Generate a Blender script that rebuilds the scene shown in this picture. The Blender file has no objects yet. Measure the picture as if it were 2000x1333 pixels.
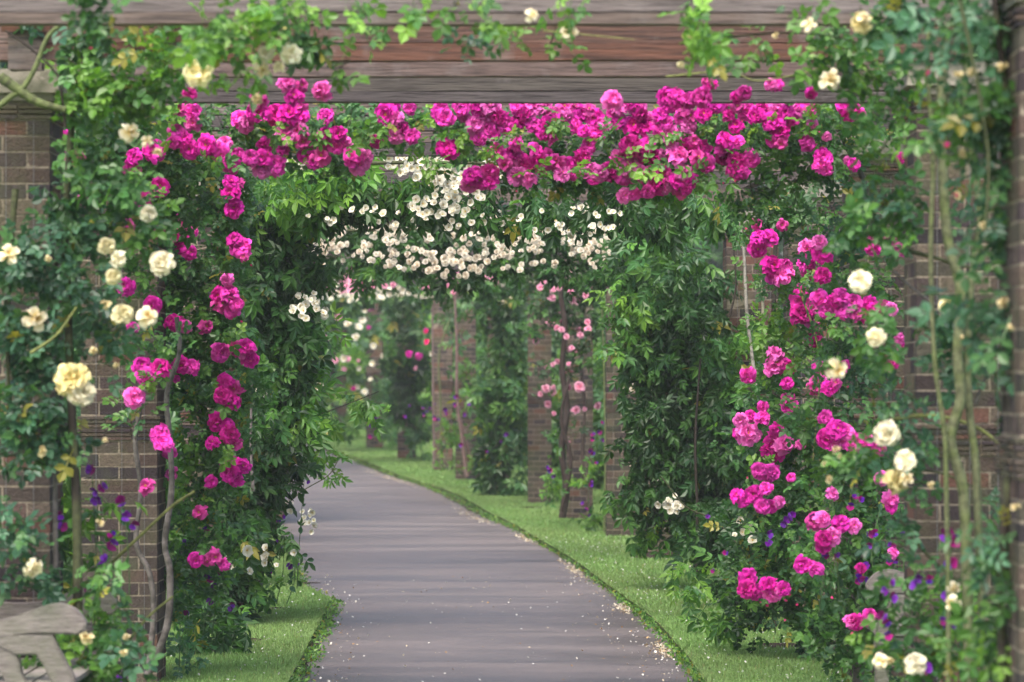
import bpy, bmesh, math, random
import numpy as np
from mathutils import Vector, Matrix
random.seed(7); rng = np.random.default_rng(11)
R = math.radians
scene = bpy.context.scene
col = scene.collection

# ---------------------------------------------------------------- camera
FP, CAMZ, YH = 6000.0, 1.76, 749.0        # focal length in photo pixels, eye height, horizon row
cd = bpy.data.cameras.new('camera'); cam = bpy.data.objects.new('camera', cd); col.objects.link(cam)
cam.location = (0, 0, CAMZ); cam.rotation_euler = (R(90), 0, 0)
cd.sensor_width = 36; cd.lens = 108; cd.shift_y = 82.5/2000
cd.clip_start = 0.5; cd.clip_end = 2000
cd.dof.use_dof = True; cd.dof.focus_distance = 21.0; cd.dof.aperture_fstop = 3.0
scene.camera = cam
# ---------------------------------------------------------------- light: overcast
SUN_EL, SUN_ROT = R(58), R(200)
w = bpy.data.worlds.new('World'); scene.world = w; w.use_nodes = True
nt = w.node_tree; bg = nt.nodes['Background']
sky = nt.nodes.new('ShaderNodeTexSky'); sky.sky_type = 'NISHITA'; sky.sun_disc = False
sky.sun_elevation = SUN_EL; sky.sun_rotation = SUN_ROT; sky.air_density = 1.0; sky.dust_density = 5.0; sky.ozone_density = 1.0
nt.links.new(sky.outputs[0], bg.inputs[0]); bg.inputs[1].default_value = 0.15
sd = bpy.data.lights.new('sun', 'SUN'); sun = bpy.data.objects.new('sun', sd); col.objects.link(sun)
sd.energy = 1.25; sd.angle = R(35); sd.color = (1, .96, .9)
# the sky's sun sits at azimuth SUN_ROT clockwise from +Y
dv = Vector((math.sin(SUN_ROT)*math.cos(SUN_EL), math.cos(SUN_ROT)*math.cos(SUN_EL), math.sin(SUN_EL)))
sun.rotation_euler = dv.to_track_quat('Z', 'Y').to_euler(); sun.location = dv*30
scene.view_settings.view_transform = 'Standard'; scene.view_settings.look = 'None'
scene.view_settings.gamma = 1; scene.view_settings.exposure = 1.48
scene.cycles.max_bounces = 8; scene.cycles.transparent_max_bounces = 4

# ---------------------------------------------------------------- helpers
def W(x, y, s):                            # a point of the photo at scale s pixels per metre
    return np.array([(x-1000)/s, FP/s, CAMZ+(YH-y)/s])
def tag(o, label=None, cat=None, group=None, kind=None):
    if label: o['label'] = label
    if cat: o['category'] = cat
    if group: o['group'] = group
    if kind: o['kind'] = kind
    return o
def thing(name, loc, label, cat, group=None, rz=0):
    o = bpy.data.objects.new(name, None); col.objects.link(o); o.location = tuple(loc); o.rotation_euler.z = rz
    o.empty_display_size = .1
    return tag(o, label, cat, group)

class Geo:
    def __init__(s): s.V = []; s.Q = []; s.C = []; s.n = 0
    def add(s, V, Q, C):
        V = np.asarray(V, float).reshape(-1, 3); Q = np.asarray(Q, int).reshape(-1, 4)
        C = np.asarray(C, float)
        if C.ndim == 1: C = np.tile(C, (len(V), 1))
        s.V.append(V); s.Q.append(Q+s.n); s.C.append(C); s.n += len(V)
    def arrays(s): return np.vstack(s.V), np.vstack(s.Q), np.vstack(s.C)
    def mesh(s, name, mat, origin=(0, 0, 0), smooth=False):
        V, Q, C = s.arrays(); V = V-np.asarray(origin)
        me = bpy.data.meshes.new(name); n, m = len(V), len(Q)
        me.vertices.add(n); me.vertices.foreach_set('co', V.astype(np.float32).ravel())
        me.loops.add(4*m); me.loops.foreach_set('vertex_index', Q.astype(np.int32).ravel())
        me.polygons.add(m); me.polygons.foreach_set('loop_start', np.arange(0, 4*m, 4, dtype=np.int32))
        me.update(calc_edges=True)
        me.polygons.foreach_set('use_smooth', np.full(m, smooth))
        a = me.color_attributes.new('Col', 'FLOAT_COLOR', 'POINT')
        a.data.foreach_set('color', np.hstack([C, np.ones((n, 1))]).astype(np.float32).ravel())
        me.materials.append(mat)
        return me
    def build(s, name, mat, parent=None, origin=(0, 0, 0), smooth=False):
        if not s.n: return None
        return link(name, s.mesh(name, mat, origin, smooth), parent)
def link(name, me, parent=None):
    o = bpy.data.objects.new(name, me); col.objects.link(o)
    if parent: o.parent = parent
    return o
BOXQ = [[0, 3, 2, 1], [4, 5, 6, 7], [0, 1, 5, 4], [1, 2, 6, 5], [2, 3, 7, 6], [3, 0, 4, 7]]
def box(g, x0, x1, y0, y1, z0, z1, c, j=0.0):
    V = np.array([[x0, y0, z0], [x1, y0, z0], [x1, y1, z0], [x0, y1, z0], [x0, y0, z1], [x1, y0, z1], [x1, y1, z1], [x0, y1, z1]], float)
    if j: V += rng.uniform(-j, j, V.shape)
    g.add(V, BOXQ, c)
def smoothline(P, n=6):
    P = np.asarray(P, float)
    if len(P) < 3: return P if len(P) < 2 else np.array([P[0]*(1-t)+P[-1]*t for t in np.linspace(0, 1, n)])
    E = np.vstack([2*P[0]-P[1], P, 2*P[-1]-P[-2]]); out = []
    for i in range(1, len(E)-2):
        a, b, c, d = E[i-1:i+3]
        for t in np.linspace(0, 1, n, endpoint=False):
            out.append(.5*((2*b)+(-a+c)*t+(2*a-5*b+4*c-d)*t*t+(-a+3*b-3*c+d)*t**3))
    out.append(P[-1]); return np.array(out)
def tube(g, P, r0, r1, c, sides=7, n=5, knob=0.0, c2=None):
    P = smoothline(P, n); k = len(P); T = np.gradient(P, axis=0); T /= np.linalg.norm(T, axis=1)[:, None]+1e-9
    ref = np.array([1, 0, 0.]) if abs(T[0][0]) < .8 else np.array([0, 1., 0])
    A = np.cross(T, ref); A /= np.linalg.norm(A, axis=1)[:, None]+1e-9; B = np.cross(T, A)
    rad = np.linspace(r0, r1, k)*(1+knob*rng.uniform(-1, 1, k))
    th = np.linspace(0, 2*np.pi, sides, endpoint=False)
    V = P[:, None, :]+rad[:, None, None]*(np.cos(th)[None, :, None]*A[:, None, :]+np.sin(th)[None, :, None]*B[:, None, :])
    V = V.reshape(-1, 3); Q = []
    for i in range(k-1):
        for j in range(sides):
            a = i*sides+j; b = i*sides+(j+1) % sides; Q.append([a, b, b+sides, a+sides])
    Cc = np.tile(np.asarray(c, float), (len(V), 1))
    if c2 is not None:
        m = (rng.random(k) < .35).repeat(sides)[:, None]; Cc = np.where(m, np.asarray(c2, float)[None], Cc)
    g.add(V, Q, Cc)

# ---------------------------------------------------------------- materials
def mat(name, rough=.6, spec=.3, trans=0.0, noise=None, bump=0.0, bscale=40, attr=True, color=(.5, .5, .5), rand=0.0, stretch=(1, 1, 1), n2=None):
    m = bpy.data.materials.new(name); m.use_nodes = True; t = m.node_tree; N = t.nodes; L = t.links
    b = N['Principled BSDF']; b.inputs['Roughness'].default_value = rough; b.inputs['Specular IOR Level'].default_value = spec
    if attr:
        a = N.new('ShaderNodeVertexColor'); a.layer_name = 'Col'; c = a.outputs[0]
    else:
        a = N.new('ShaderNodeRGB'); a.outputs[0].default_value = (*color, 1); c = a.outputs[0]
    tc = N.new('ShaderNodeTexCoord'); mp = N.new('ShaderNodeMapping'); mp.inputs['Scale'].default_value = stretch
    gp = N.new('ShaderNodeNewGeometry'); L.new(gp.outputs['Position'], mp.inputs[0])
    for nz in [noise, n2]:
        if nz:      # (scale, dark colour, amount)
            nn = N.new('ShaderNodeTexNoise'); nn.inputs['Scale'].default_value = nz[0]; nn.inputs['Detail'].default_value = 6
            nn.inputs['Roughness'].default_value = .65; L.new(mp.outputs[0] if nz is noise else gp.outputs['Position'], nn.inputs['Vector'])
            rp = N.new('ShaderNodeValToRGB'); rp.color_ramp.elements[0].position = nz[3] if len(nz) > 3 else .4
            rp.color_ramp.elements[1].position = nz[4] if len(nz) > 4 else .65
            L.new(nn.outputs[0], rp.inputs[0]); mu = N.new('ShaderNodeMath'); mu.operation = 'MULTIPLY'; mu.inputs[1].default_value = nz[2]
            L.new(rp.outputs[0], mu.inputs[0])
            mx = N.new('ShaderNodeMix'); mx.data_type = 'RGBA'; L.new(mu.outputs[0], mx.inputs[0]); L.new(c, mx.inputs[6])
            mx.inputs[7].default_value = (*nz[1], 1); c = mx.outputs[2]
    if rand:
        oi = N.new('ShaderNodeObjectInfo'); hs = N.new('ShaderNodeHueSaturation')
        mr = N.new('ShaderNodeMapRange'); mr.inputs[3].default_value = 1-rand; mr.inputs[4].default_value = 1+rand*.6
        L.new(oi.outputs['Random'], mr.inputs[0]); L.new(mr.outputs[0], hs.inputs['Value']); L.new(c, hs.inputs['Color']); c = hs.outputs[0]
    L.new(c, b.inputs['Base Color'])
    if bump:
        bn = N.new('ShaderNodeTexNoise'); bn.inputs['Scale'].default_value = bscale; bn.inputs['Detail'].default_value = 5
        L.new(mp.outputs[0], bn.inputs['Vector']); bb = N.new('ShaderNodeBump'); bb.inputs['Strength'].default_value = bump; bb.inputs['Distance'].default_value = .01
        L.new(bn.outputs[0], bb.inputs['Height']); L.new(bb.outputs[0], b.inputs['Normal'])
    if trans:
        tr = N.new('ShaderNodeBsdfTranslucent'); hs = N.new('ShaderNodeMixRGB'); hs.blend_type = 'MULTIPLY'; hs.inputs[0].default_value = 1
        hs.inputs[2].default_value = (1.5, 1.5, .8, 1) if name.startswith('leaf') else (1.2, 1.1, 1.1, 1)
        L.new(c, hs.inputs[1]); L.new(hs.outputs[0], tr.inputs[0]); ms = N.new('ShaderNodeMixShader'); ms.inputs[0].default_value = trans
        L.new(b.outputs[0], ms.inputs[1]); L.new(tr.outputs[0], ms.inputs[2]); L.new(ms.outputs[0], N['Material Output'].inputs[0])
    return m
M_LEAF = mat('leaf', .42, .5, .38)
M_PETAL = mat('petal', .75, .1, .2, rand=.26)
M_STEM = mat('bark', .8, .2, noise=(30, (.02, .018, .015), .6), bump=.6, bscale=60)
M_BRICK = mat('brick', .9, .15, noise=(55, (.03, .024, .022), .5), n2=(3.0, (.07, .085, .035), .5, .48, .7), bump=.9, bscale=90)
M_STONE = mat('cap stone', .9, .15, noise=(9, (.09, .1, .06), .7), bump=.6, bscale=50)
M_WOOD = mat('weathered timber', .85, .2, noise=(14, (.022, .018, .018), .8, .45, .66), n2=(3.2, (.24, .22, .215), .5, .52, .74), bump=.8, bscale=30, stretch=(.25, 3, 5))
M_BENCH = mat('bench timber', .85, .15, noise=(16, (.075, .065, .06), .75, .42, .66), n2=(4, (.12, .14, .08), .5), bump=.8, bscale=40, stretch=(.7, 3, 6))
M_GRASS = mat('leaf grass', .6, .3, .25)
M_LAWN = mat('lawn', .9, .1, noise=(30, (.06, .12, .025), .6), n2=(1.2, (.15, .21, .06), .4), bump=1, bscale=80)
M_SOIL = mat('soil', .95, .1, noise=(25, (.015, .01, .008), .7), bump=1, bscale=40)
M_WIRE = mat('wire', .4, .5)

# ---------------------------------------------------------------- leaf templates: quads only
def leaflet(wd=.62, fold=.10, curl=.12):
    V = np.array([[0, 0, 0], [-wd*.42, .28, fold], [-wd*.46, .62, fold*.8], [0, 1, -curl], [wd*.46, .62, fold*.8], [wd*.42, .28, fold]])
    Q = np.array([[0, 3, 2, 1], [0, 5, 4, 3]])
    return V, Q
def compound(n_pairs=2, wd=.62, ll=.42, spread=62, droop=0.0, trad=False):
    Vs, Qs = [], []; k = 0
    items = []
    if trad:                                   # palmate: five leaflets from one point
        for a in (-88, -44, 0, 44, 88): items.append((0, .25, a, ll*(1.05-.0035*abs(a))))
    else:
        for i in range(n_pairs):
            y = .28+.34*i
            for sgn in (-1, 1): items.append((0, y, sgn*spread, ll*(.8+.15*i)))
        items.append((0, .28+.34*(n_pairs-1)+.12, 0, ll*1.08))
    for (x, y, a, l) in items:
        V, Q = leaflet(wd); V = V*l; ca, sa = math.cos(R(a)), math.sin(R(a))
        V = np.stack([V[:, 0]*ca+V[:, 1]*sa, -V[:, 0]*sa+V[:, 1]*ca, V[:, 2]-droop*abs(sa)*V[:, 1]], 1)+np.array([x, y, 0])
        Vs.append(V); Qs.append(Q+k); k += len(V)
    V = np.array([[-.008, 0, 0], [.008, 0, 0], [.008, .75, .0], [-.008, .75, .0]]); Vs.append(V); Qs.append(np.array([[0, 1, 2, 3]])+k)
    return np.vstack(Vs), np.vstack(Qs)
T_ROSE = compound(2, .72, .40); T_ROSE3 = compound(3, .60, .34)
T_LONG = compound(2, .44, .56, 50, .3); T_PALM = compound(2, .40, .75, 50, 0, True); T_ONE = leaflet(.6)
def unit(a): return a/(np.linalg.norm(a, axis=-1, keepdims=True)+1e-9)
def leaves(g, P, T, size, cols, axis=(0, 0, -.35), nrm=(0, -.55, .8), ja=1.0, jn=.7):
    n = len(P); V0, Q0 = T
    a = unit(np.asarray(axis)+ja*rng.normal(size=(n, 3))*.7); nn = np.asarray(nrm)+jn*rng.normal(size=(n, 3))*.7
    nn = unit(nn-(nn*a).sum(1)[:, None]*a); x = np.cross(a, nn)
    sz = (size*rng.uniform(.5, 1.35, n))[:, None, None]
    Vj = V0[None]*np.array([1, 1, 1])+rng.normal(size=(n, len(V0), 3))*.012
    V = P[:, None, :]+sz*(Vj[:, :, 0:1]*x[:, None]+Vj[:, :, 1:2]*a[:, None]+Vj[:, :, 2:3]*nn[:, None])
    Q = (Q0[None]+np.arange(n)[:, None, None]*len(V0)).reshape(-1, 4)
    g.add(V.reshape(-1, 3), Q, np.repeat(cols, len(V0), axis=0))
PAL = {
 'fresh': [(.11, .25, .035), (.075, .19, .032), (.15, .29, .04), (.055, .15, .035)],
 'rose': [(.05, .145, .04), (.07, .18, .042), (.04, .11, .04), (.09, .21, .035)],
 'dark': [(.026, .082, .02), (.035, .105, .022), (.022, .066, .022), (.05, .135, .025)],
 'blue': [(.045, .13, .068), (.065, .165, .085), (.035, .10, .055), (.06, .15, .045)],
 'far': [(.08, .18, .06), (.06, .15, .055), (.11, .22, .065), (.065, .15, .08)],
}
def colors(n, pal, clump=None, yellow=.015):
    base = np.array(PAL[pal])[rng.integers(0, 4, n)]
    v = rng.uniform(.75, 1.25, n)
    if clump is not None: v = v*clump
    c = base*v[:, None]
    m = rng.random(n) < yellow
    c[m] = np.array([.32, .30, .05])*rng.uniform(.5, 1.1, (m.sum(), 1)); return c
def foliage(g, tw, blobs, s, pal='rose', T=T_ROSE, size=.12, lai=1000, depth=.28, axis=(0, 0, -.35), nrm=(0, -.55, .8), yellow=.015, clump=14, cs=.075, jn=.7, ja=1.0, zmin=.05):
    """leaf clumps spread through the volume of each blob (x, y, rx, ry[, s[, pal[, lai factor]]]) of the photo"""
    for b in blobs:
        x, y, rx, ry = b[:4]; ss = b[4] if len(b) > 4 and b[4] else s; pl = b[5] if len(b) > 5 and b[5] else pal
        f = b[6] if len(b) > 6 else 1.0
        c = W(x, y, ss); rX, rZ = rx/ss, ry/ss; rY = depth
        n = max(10, int(lai*f*math.pi*rX*rZ)); k = max(2, n//clump)
        d = unit(rng.normal(size=(k, 3)))*(rng.random((k, 1))**.42)
        cc = c+d*np.array([rX, rY, rZ])
        idx = rng.integers(0, k, n); P = cc[idx]+np.clip(rng.normal(size=(n, 3)), -2, 2)*cs*min(1, .35+min(rX, rZ)/.25)*np.array([1.1, 1, .9])
        P = P[P[:, 2] > zmin]; idx = idx[:len(P)]; n = len(P)
        cv = rng.uniform(.72, 1.3, k)[idx]
        leaves(g, P, T, size, colors(n, pl, cv, yellow), axis, nrm, ja, jn)
        if tw is not None:
            for q in cc[::3]:
                if q[2] < .08: continue
                a = c+(q-c)*rng.uniform(-.3, .3)-np.array([0, 0, rZ*.2]); m_ = (a+q)/2+rng.normal(size=3)*.05
                tube(tw, [a, m_, q], .0035, .0015, (.05, .075, .03), 3, 3)

# ---------------------------------------------------------------- blossoms
def petal(L, wd, tilt, az, curl, ruffle, c0, c1, base=.04, nl=4, nw=3):
    u = np.linspace(0, 1, nl); v = np.linspace(-1, 1, nw); V = []; C = []
    for uu in u:
        half = wd*(.25+.95*math.sin(min(1, uu*1.02)*math.pi*.62))*(.97 if uu < .9 else .8)
        for vv in v:
            r = base+L*uu*(1-.06*vv*vv*uu); z = curl*uu*uu*L+rng.normal()*ruffle*uu*L+.12*abs(vv)*half
            V.append((half*vv, r, z)); C.append(np.array(c0)*(1-uu)+np.array(c1)*uu)
    V = np.array(V); t = R(tilt); ct, st = math.cos(t), math.sin(t)
    V = np.stack([V[:, 0], V[:, 1]*ct-V[:, 2]*st, V[:, 1]*st+V[:, 2]*ct], 1)
    a = R(az); ca, sa = math.cos(a), math.sin(a); V = np.stack([V[:, 0]*ca-V[:, 1]*sa, V[:, 0]*sa+V[:, 1]*ca, V[:, 2]], 1)
    Q = [[i*nw+j, i*nw+j+1, (i+1)*nw+j+1, (i+1)*nw+j] for i in range(nl-1) for j in range(nw-1)]
    return V, Q, np.array(C)
def bloom(rings, c0, c1, eye=None, nl=4, nw=3, ruffle=.10):
    g = Geo()
    for (n, L, wd, tilt, curl) in rings:
        off = rng.uniform(0, 360)
        for i in range(n):
            k = rng.uniform(.82, 1.18)
            V, Q, C = petal(L*rng.uniform(.85, 1.12), wd*rng.uniform(.85, 1.15), tilt+rng.uniform(-12, 12), off+360*i/n+rng.uniform(-9, 9), curl+rng.uniform(-.12, .12), ruffle, c0, np.clip(np.array(c1)*k, 0, .95), nl=nl, nw=nw)
            g.add(V, Q, C)
    if eye is not None:
        for i in range(7):
            a = i*2.4; r = .012*i; x, y = r*math.cos(a), r*math.sin(a); box(g, x-.018, x+.018, y-.018, y+.018, .02, .13-.006*i, np.array(eye)*rng.uniform(.7, 1.2))
    box(g, -.05, .05, -.05, .05, -.16, .0, (.05, .11, .03), .01)
    return g
PINK0, PINK1 = (.70, .012, .26), (.78, .045, .36)
def mk(kind, i):
    if kind == 'pink':
        c0 = [(.60, .008, .30), (.66, .012, .36), (.52, .006, .25), (.70, .025, .40)][i % 4]
        c1 = [(.76, .035, .46), (.80, .07, .50), (.70, .02, .38), (.84, .16, .56)][i % 4]
        if i == 6: c0, c1 = (.70, .04, .38), (.80, .18, .56)
        if i == 7: c0, c1 = (.44, .006, .20), (.56, .02, .28)
        if i == 8: return bloom([(9, .46, .13, -10, -.3), (7, .34, .12, 40, -.1)], (.50, .02, .22), (.64, .08, .36), (.5, .3, .08), nl=5, ruffle=.3)
        return bloom([(10, .50, .14, -4, -.25), (11, .46, .13, 14, -.2), (11, .40, .12, 32, -.1), (9, .32, .11, 50, .0), (6, .22, .10, 66, .1)][:5 if i % 2 else 4], c0, c1, (.75, .45, .10), nl=5, ruffle=.24)
    if kind == 'cream':
        c1 = [(.86, .80, .52), (.88, .84, .66), (.84, .74, .38), (.85, .80, .60)][i % 4]; c0 = np.array(c1)*np.array([.95, .86, .5])
        return bloom([(10, .50, .15, -8, -.25), (11, .46, .14, 12, -.15), (11, .39, .12, 32, 0), (9, .30, .11, 52, .1), (7, .2, .09, 70, .1)], c0, c1, (.75, .5, .08), nl=5, ruffle=.2)
    if kind == 'open':                          # loose, half-blown
        return bloom([(4, .55, .2, -25, -.2), (4, .45, .16, 25, -.2), (5, .34, .12, 50, .1)], (.70, .50, .10), (.86, .80, .62), (.5, .3, .05), ruffle=.16)
    if kind == 'faded':
        return bloom([(5, .45, .15, -35, -.2), (4, .36, .12, 55, .1)], (.42, .30, .10), (.66, .57, .34), (.3, .17, .04), ruffle=.2)
    if kind == 'white':
        return bloom([(5, .46, .28, 14+6*(i % 3), .1)]+([(4, .3, .18, 45, .1)] if i % 2 else []), (.64, .58, .34), (.73, .715, .64), (.70, .42, .06), 4, 3, .13)
    if kind == 'blush':
        return bloom([(6, .46, .26, 5, 0), (6, .34, .2, 40, .1), (4, .2, .13, 65, .1)], (.66, .54, .36), (.73, .67, .55), (.7, .5, .2), 3, 3, .12) if i % 3 else bloom([(6, .46, .24, 8, 0), (5, .3, .18, 45, .1)], (.68, .60, .44), (.73, .70, .60), None, 3, 3, .14)
    if kind == 'palepink':
        return bloom([(7, .46, .24, 0, 0), (7, .38, .2, 35, .1), (5, .24, .14, 62, .1)], (.76, .22, .38), (.85, .46, .60), None, 3, 3, .08)
    if kind == 'crimson':
        return bloom([(7, .46, .24, 0, 0), (6, .36, .2, 35, .1), (4, .24, .14, 62, .1)], (.65, .02, .10), (.75, .03, .20), None, 3, 3, .08)
    if kind == 'pea':                            # sweet pea: broad standard and two violet wings
        g = Geo(); a, b = [((.16, .008, .10), (.20, .03, .42)), ((.30, .01, .16), (.13, .02, .38)), ((.12, .01, .20), (.24, .05, .50))][i % 3]
        for az in (-32, 32): g.add(*petal(.55, .30, 62, az, -.1, .05, a, np.array(a)*1.3, nl=3))
        for az in (150, 210): g.add(*petal(.42, .17, 20, az, .2, .05, b, b, nl=3))
        g.add(*petal(.3, .1, 30, 180, .3, .02, b, b, nl=3)); return g
    if kind == 'bud':
        g = bloom([(4, .5, .13, 74, .0)], (.8, .15, .3), (.75, .05, .3), None, 3, 3, .03); return g
M_KIND = {}
PROTO = {}
def proto(kind):
    if kind not in PROTO:
        PROTO[kind] = []
        for i in range(9 if kind == 'pink' else (6 if kind == 'cream' else 4)):
            g = mk(kind, i); PROTO[kind].append((g, g.mesh('blossom_'+kind, M_PETAL, smooth=True)))
    return PROTO[kind]
def face_matrix(loc, size, d, roll):
    q = Vector(d).normalized().to_track_quat('Z', 'Y'); return Matrix.Translation(Vector(loc)) @ q.to_matrix().to_4x4() @ Matrix.Rotation(roll, 4, 'Z') @ Matrix.Scale(size, 4)
def blossoms(root, base, items, name='blossom', maxn=100, up=.25):
    """items: (x, y, diameter_px, s, kind).  The largest hundred are parts of their own, the rest one part."""
    items = sorted(items, key=lambda t: -t[2]); rest = Geo()
    for k, (x, y, d, s, kind) in enumerate(items):
        P = W(x, y, s)
        dr = (random.gauss(0, .5), -1, random.gauss(up, .4)); M = face_matrix(P, d/s*1.06, dr, random.uniform(0, 6.28))
        g, me = random.choice(proto(kind))
        if k < maxn:
            o = link(name if kind != 'bud' else 'bud', me, root); o.matrix_local = Matrix.Translation(-Vector(base)) @ M
        else:
            V, Q, C = g.arrays(); V = np.hstack([V, np.ones((len(V), 1))]) @ np.array(M).T; rest.add(V[:, :3], Q, C)
    if rest.n: tag(rest.build('small_blossoms', M_PETAL, root, base, True), kind='stuff')
def fill(x, y, rx, ry, n, d, s, kind, ds=8):
    out = []
    for i in range(n):
        a = random.uniform(0, 6.28); r = math.sqrt(random.random())
        out.append((x+rx*r*math.cos(a), y+ry*r*math.sin(a), d*random.uniform(.75, 1.15), s+random.uniform(-ds, ds), kind))
    return out
def stem(root, base, pts, s, wpx, c, c2=None, name='stem', taper=.6):
    g = Geo(); P = [W(p[0], p[1], p[2] if len(p) > 2 else s) for p in pts]
    tube(g, P, wpx/2/s, wpx/2/s*taper, c, 8, 6, .07, c2); return g.build(name, M_STEM, root, base, True)
C_GREY = (.16, .14, .13); C_GREY2 = (.10, .09, .08); C_GREEN = (.13, .16, .06); C_OLIVE = (.07, .08, .035); C_DARK = (.035, .028, .022); C_YG = (.20, .22, .07)

# ================================================================ GROUND
def gz(Y): return np.clip(.0195*(np.asarray(Y, float)-41.5), 0, .95)      # the garden rises gently in the distance
def gpt(x, y, z=0.0):                       # photo pixel -> point on the ground (plus z)
    Y = 30.0
    for _ in range(60): Y = .5*Y+.5*(CAMZ-z-float(gz(Y)))*FP/(y-YH)
    return ((x-1000)*Y/FP, Y)
ZP = -.066
right_path = [gpt(*p, ZP) for p in [(1375, 1385), (1342, 1306), (1262, 1218), (1206, 1162), (1090, 1082), (1030, 1046), (830, 952), (750, 927), (658, 890), (602, 870), (540, 853), (440, 834)]]
right_lawn = [gpt(*p) for p in [(1420, 1400), (1372, 1310), (1282, 1206), (1190, 1142), (1130, 1096), (990, 1014), (890, 962), (770, 924), (680, 886), (620, 866), (555, 849), (450, 831)]]
left_lawn = [gpt(*p) for p in [(520, 1400), (557, 1333), (590, 1270), (627, 1202), (648, 1139), (651, 1069), (632, 1020), (585, 975)]]
left_path = [gpt(*p, ZP) for p in [(575, 1390), (600, 1333), (640, 1216), (666, 1150), (664, 1090), (642, 1030)]]
def edge(pts, ys):
    pts = sorted(pts, key=lambda p: p[1]); Y = np.array([p[1] for p in pts]); X = np.array([p[0] for p in pts])
    return np.interp(ys, Y, X)
YS = np.concatenate([np.arange(0, 60, .25), np.arange(60, 130, 1.0)])
def smooth(a, k=9):
    p = np.pad(a, k//2, mode='edge'); return np.convolve(p, np.ones(k)/k, 'valid')
eRL = smooth(edge(right_lawn, YS)); eRP = smooth(edge(right_path, YS))
wid = 2.75
eLL = edge(left_lawn, YS); far = YS > 26; eLL[far] = eRL[far]-wid-np.clip((YS[far]-26)*.03, 0, 1.2)
eLP = edge(left_path, YS); eLP[YS > 24] = eLL[YS > 24]+.15
eLL = smooth(eLL); eLP = smooth(eLP); eLP = np.maximum(eLP, eLL+.10)
near = YS < 10
for e, v in ((eRL, 1.15), (eRP, 1.02), (eLL, -1.33), (eLP, -1.2)):
    i0 = np.searchsorted(YS, 12.8); e[:i0] = e[i0]
def strip(XA, XB, z, name, m, c, nx=2, za=None):
    g = Geo(); t = np.linspace(0, 1, nx)
    zz = np.full(nx, z)
    V = np.array([[XA[i]*(1-u)+XB[i]*u, YS[i], zz[k]+float(gz(YS[i]))] for i in range(len(YS)) for k, u in enumerate(t)])
    Q = [[i*nx+k, i*nx+k+1, (i+1)*nx+k+1, (i+1)*nx+k] for i in range(len(YS)-1) for k in range(nx-1)]
    g.add(V, Q, c); return g
g = Geo(); gy = [-60, 0, 20, 41.5, 50, 60, 70, 80, 90.2, 130, 1500]
g.add([[x, y, -.09+float(gz(y))] for y in gy for x in (-600, 600)], [[2*i, 2*i+1, 2*i+3, 2*i+2] for i in range(len(gy)-1)], (.05, .09, .03))
tag(g.build('ground', M_LAWN), 'green parkland ground stretching away beyond the pergola', 'ground', kind='structure')
# verge: bare soil and weeds between kerb line and path
g = strip(eLL-.05, eRL+.05, -.074, '', None, (.06, .06, .035)); tag(g.build('verge', M_SOIL), 'narrow weedy soil verge between path and cut lawn edge', 'verge', kind='structure')

def path_mat():
    m = bpy.data.materials.new('tarmac path'); m.use_nodes = True; t = m.node_tree; N = t.nodes; L = t.links; b = N['Principled BSDF']
    gp = N.new('ShaderNodeNewGeometry')
    def noise(sc, st, det=5, rough=.6):
        mp = N.new('ShaderNodeMapping'); mp.inputs['Scale'].default_value = st; L.new(gp.outputs['Position'], mp.inputs[0])
        n = N.new('ShaderNodeTexNoise'); n.inputs['Scale'].default_value = sc; n.inputs['Detail'].default_value = det; n.inputs['Roughness'].default_value = rough
        L.new(mp.outputs[0], n.inputs['Vector']); return n.outputs[0]
    n1 = noise(1.0, (.32, 1.25, 1), 8, .66); n2 = noise(34, (1, .6, 1), 8, .75); n3 = noise(.5, (.6, .5, 1), 3)
    r = N.new('ShaderNodeValToRGB'); r.color_ramp.elements[0].position = .37; r.color_ramp.elements[0].color = (.082, .063, .055, 1)
    r.color_ramp.elements[1].position = .62; r.color_ramp.elements[1].color = (.168, .137, .127, 1); L.new(n1, r.inputs[0])
    mx = N.new('ShaderNodeMix'); mx.data_type = 'RGBA'; mx.blend_type = 'MULTIPLY'; mx.inputs[0].default_value = .5
    r2 = N.new('ShaderNodeValToRGB'); r2.color_ramp.elements[0].position = .3; r2.color_ramp.elements[0].color = (.45, .45, .45, 1); r2.color_ramp.elements[1].color = (1.3, 1.3, 1.3, 1)
    L.new(n2, r2.inputs[0]); L.new(r.outputs[0], mx.inputs[6]); L.new(r2.outputs[0], mx.inputs[7]); L.new(mx.outputs[2], b.inputs['Base Color'])
    mr = N.new('ShaderNodeMapRange'); mr.inputs[1].default_value = .35; mr.inputs[2].default_value = .65; mr.inputs[3].default_value = .38; mr.inputs[4].default_value = .62
    L.new(n1, mr.inputs[0]); L.new(mr.outputs[0], b.inputs['Roughness']); b.inputs['Specular IOR Level'].default_value = .6
    bp = N.new('ShaderNodeBump'); bp.inputs['Strength'].default_value = .6; bp.inputs['Distance'].default_value = .01; L.new(n2, bp.inputs['Height']); L.new(bp.outputs[0], b.inputs['Normal'])
    return m
M_PATH = path_mat()
g = strip(eLP-.03, eRP+.03, ZP, '', None, (.1, .1, .1), 14)
V = g.V[0]                                  # ragged edge and slight undulation
V[:, 2] += .004*np.sin(V[:, 1]*2.3+V[:, 0]*.6)
for k in (0, 13): V[k::14, 0] += rng.normal(size=len(V[k::14]))*.025
tag(g.build('path', M_PATH, smooth=True), 'purplish grey tarmac path curving left under the rose arches', 'path', kind='structure')
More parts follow.
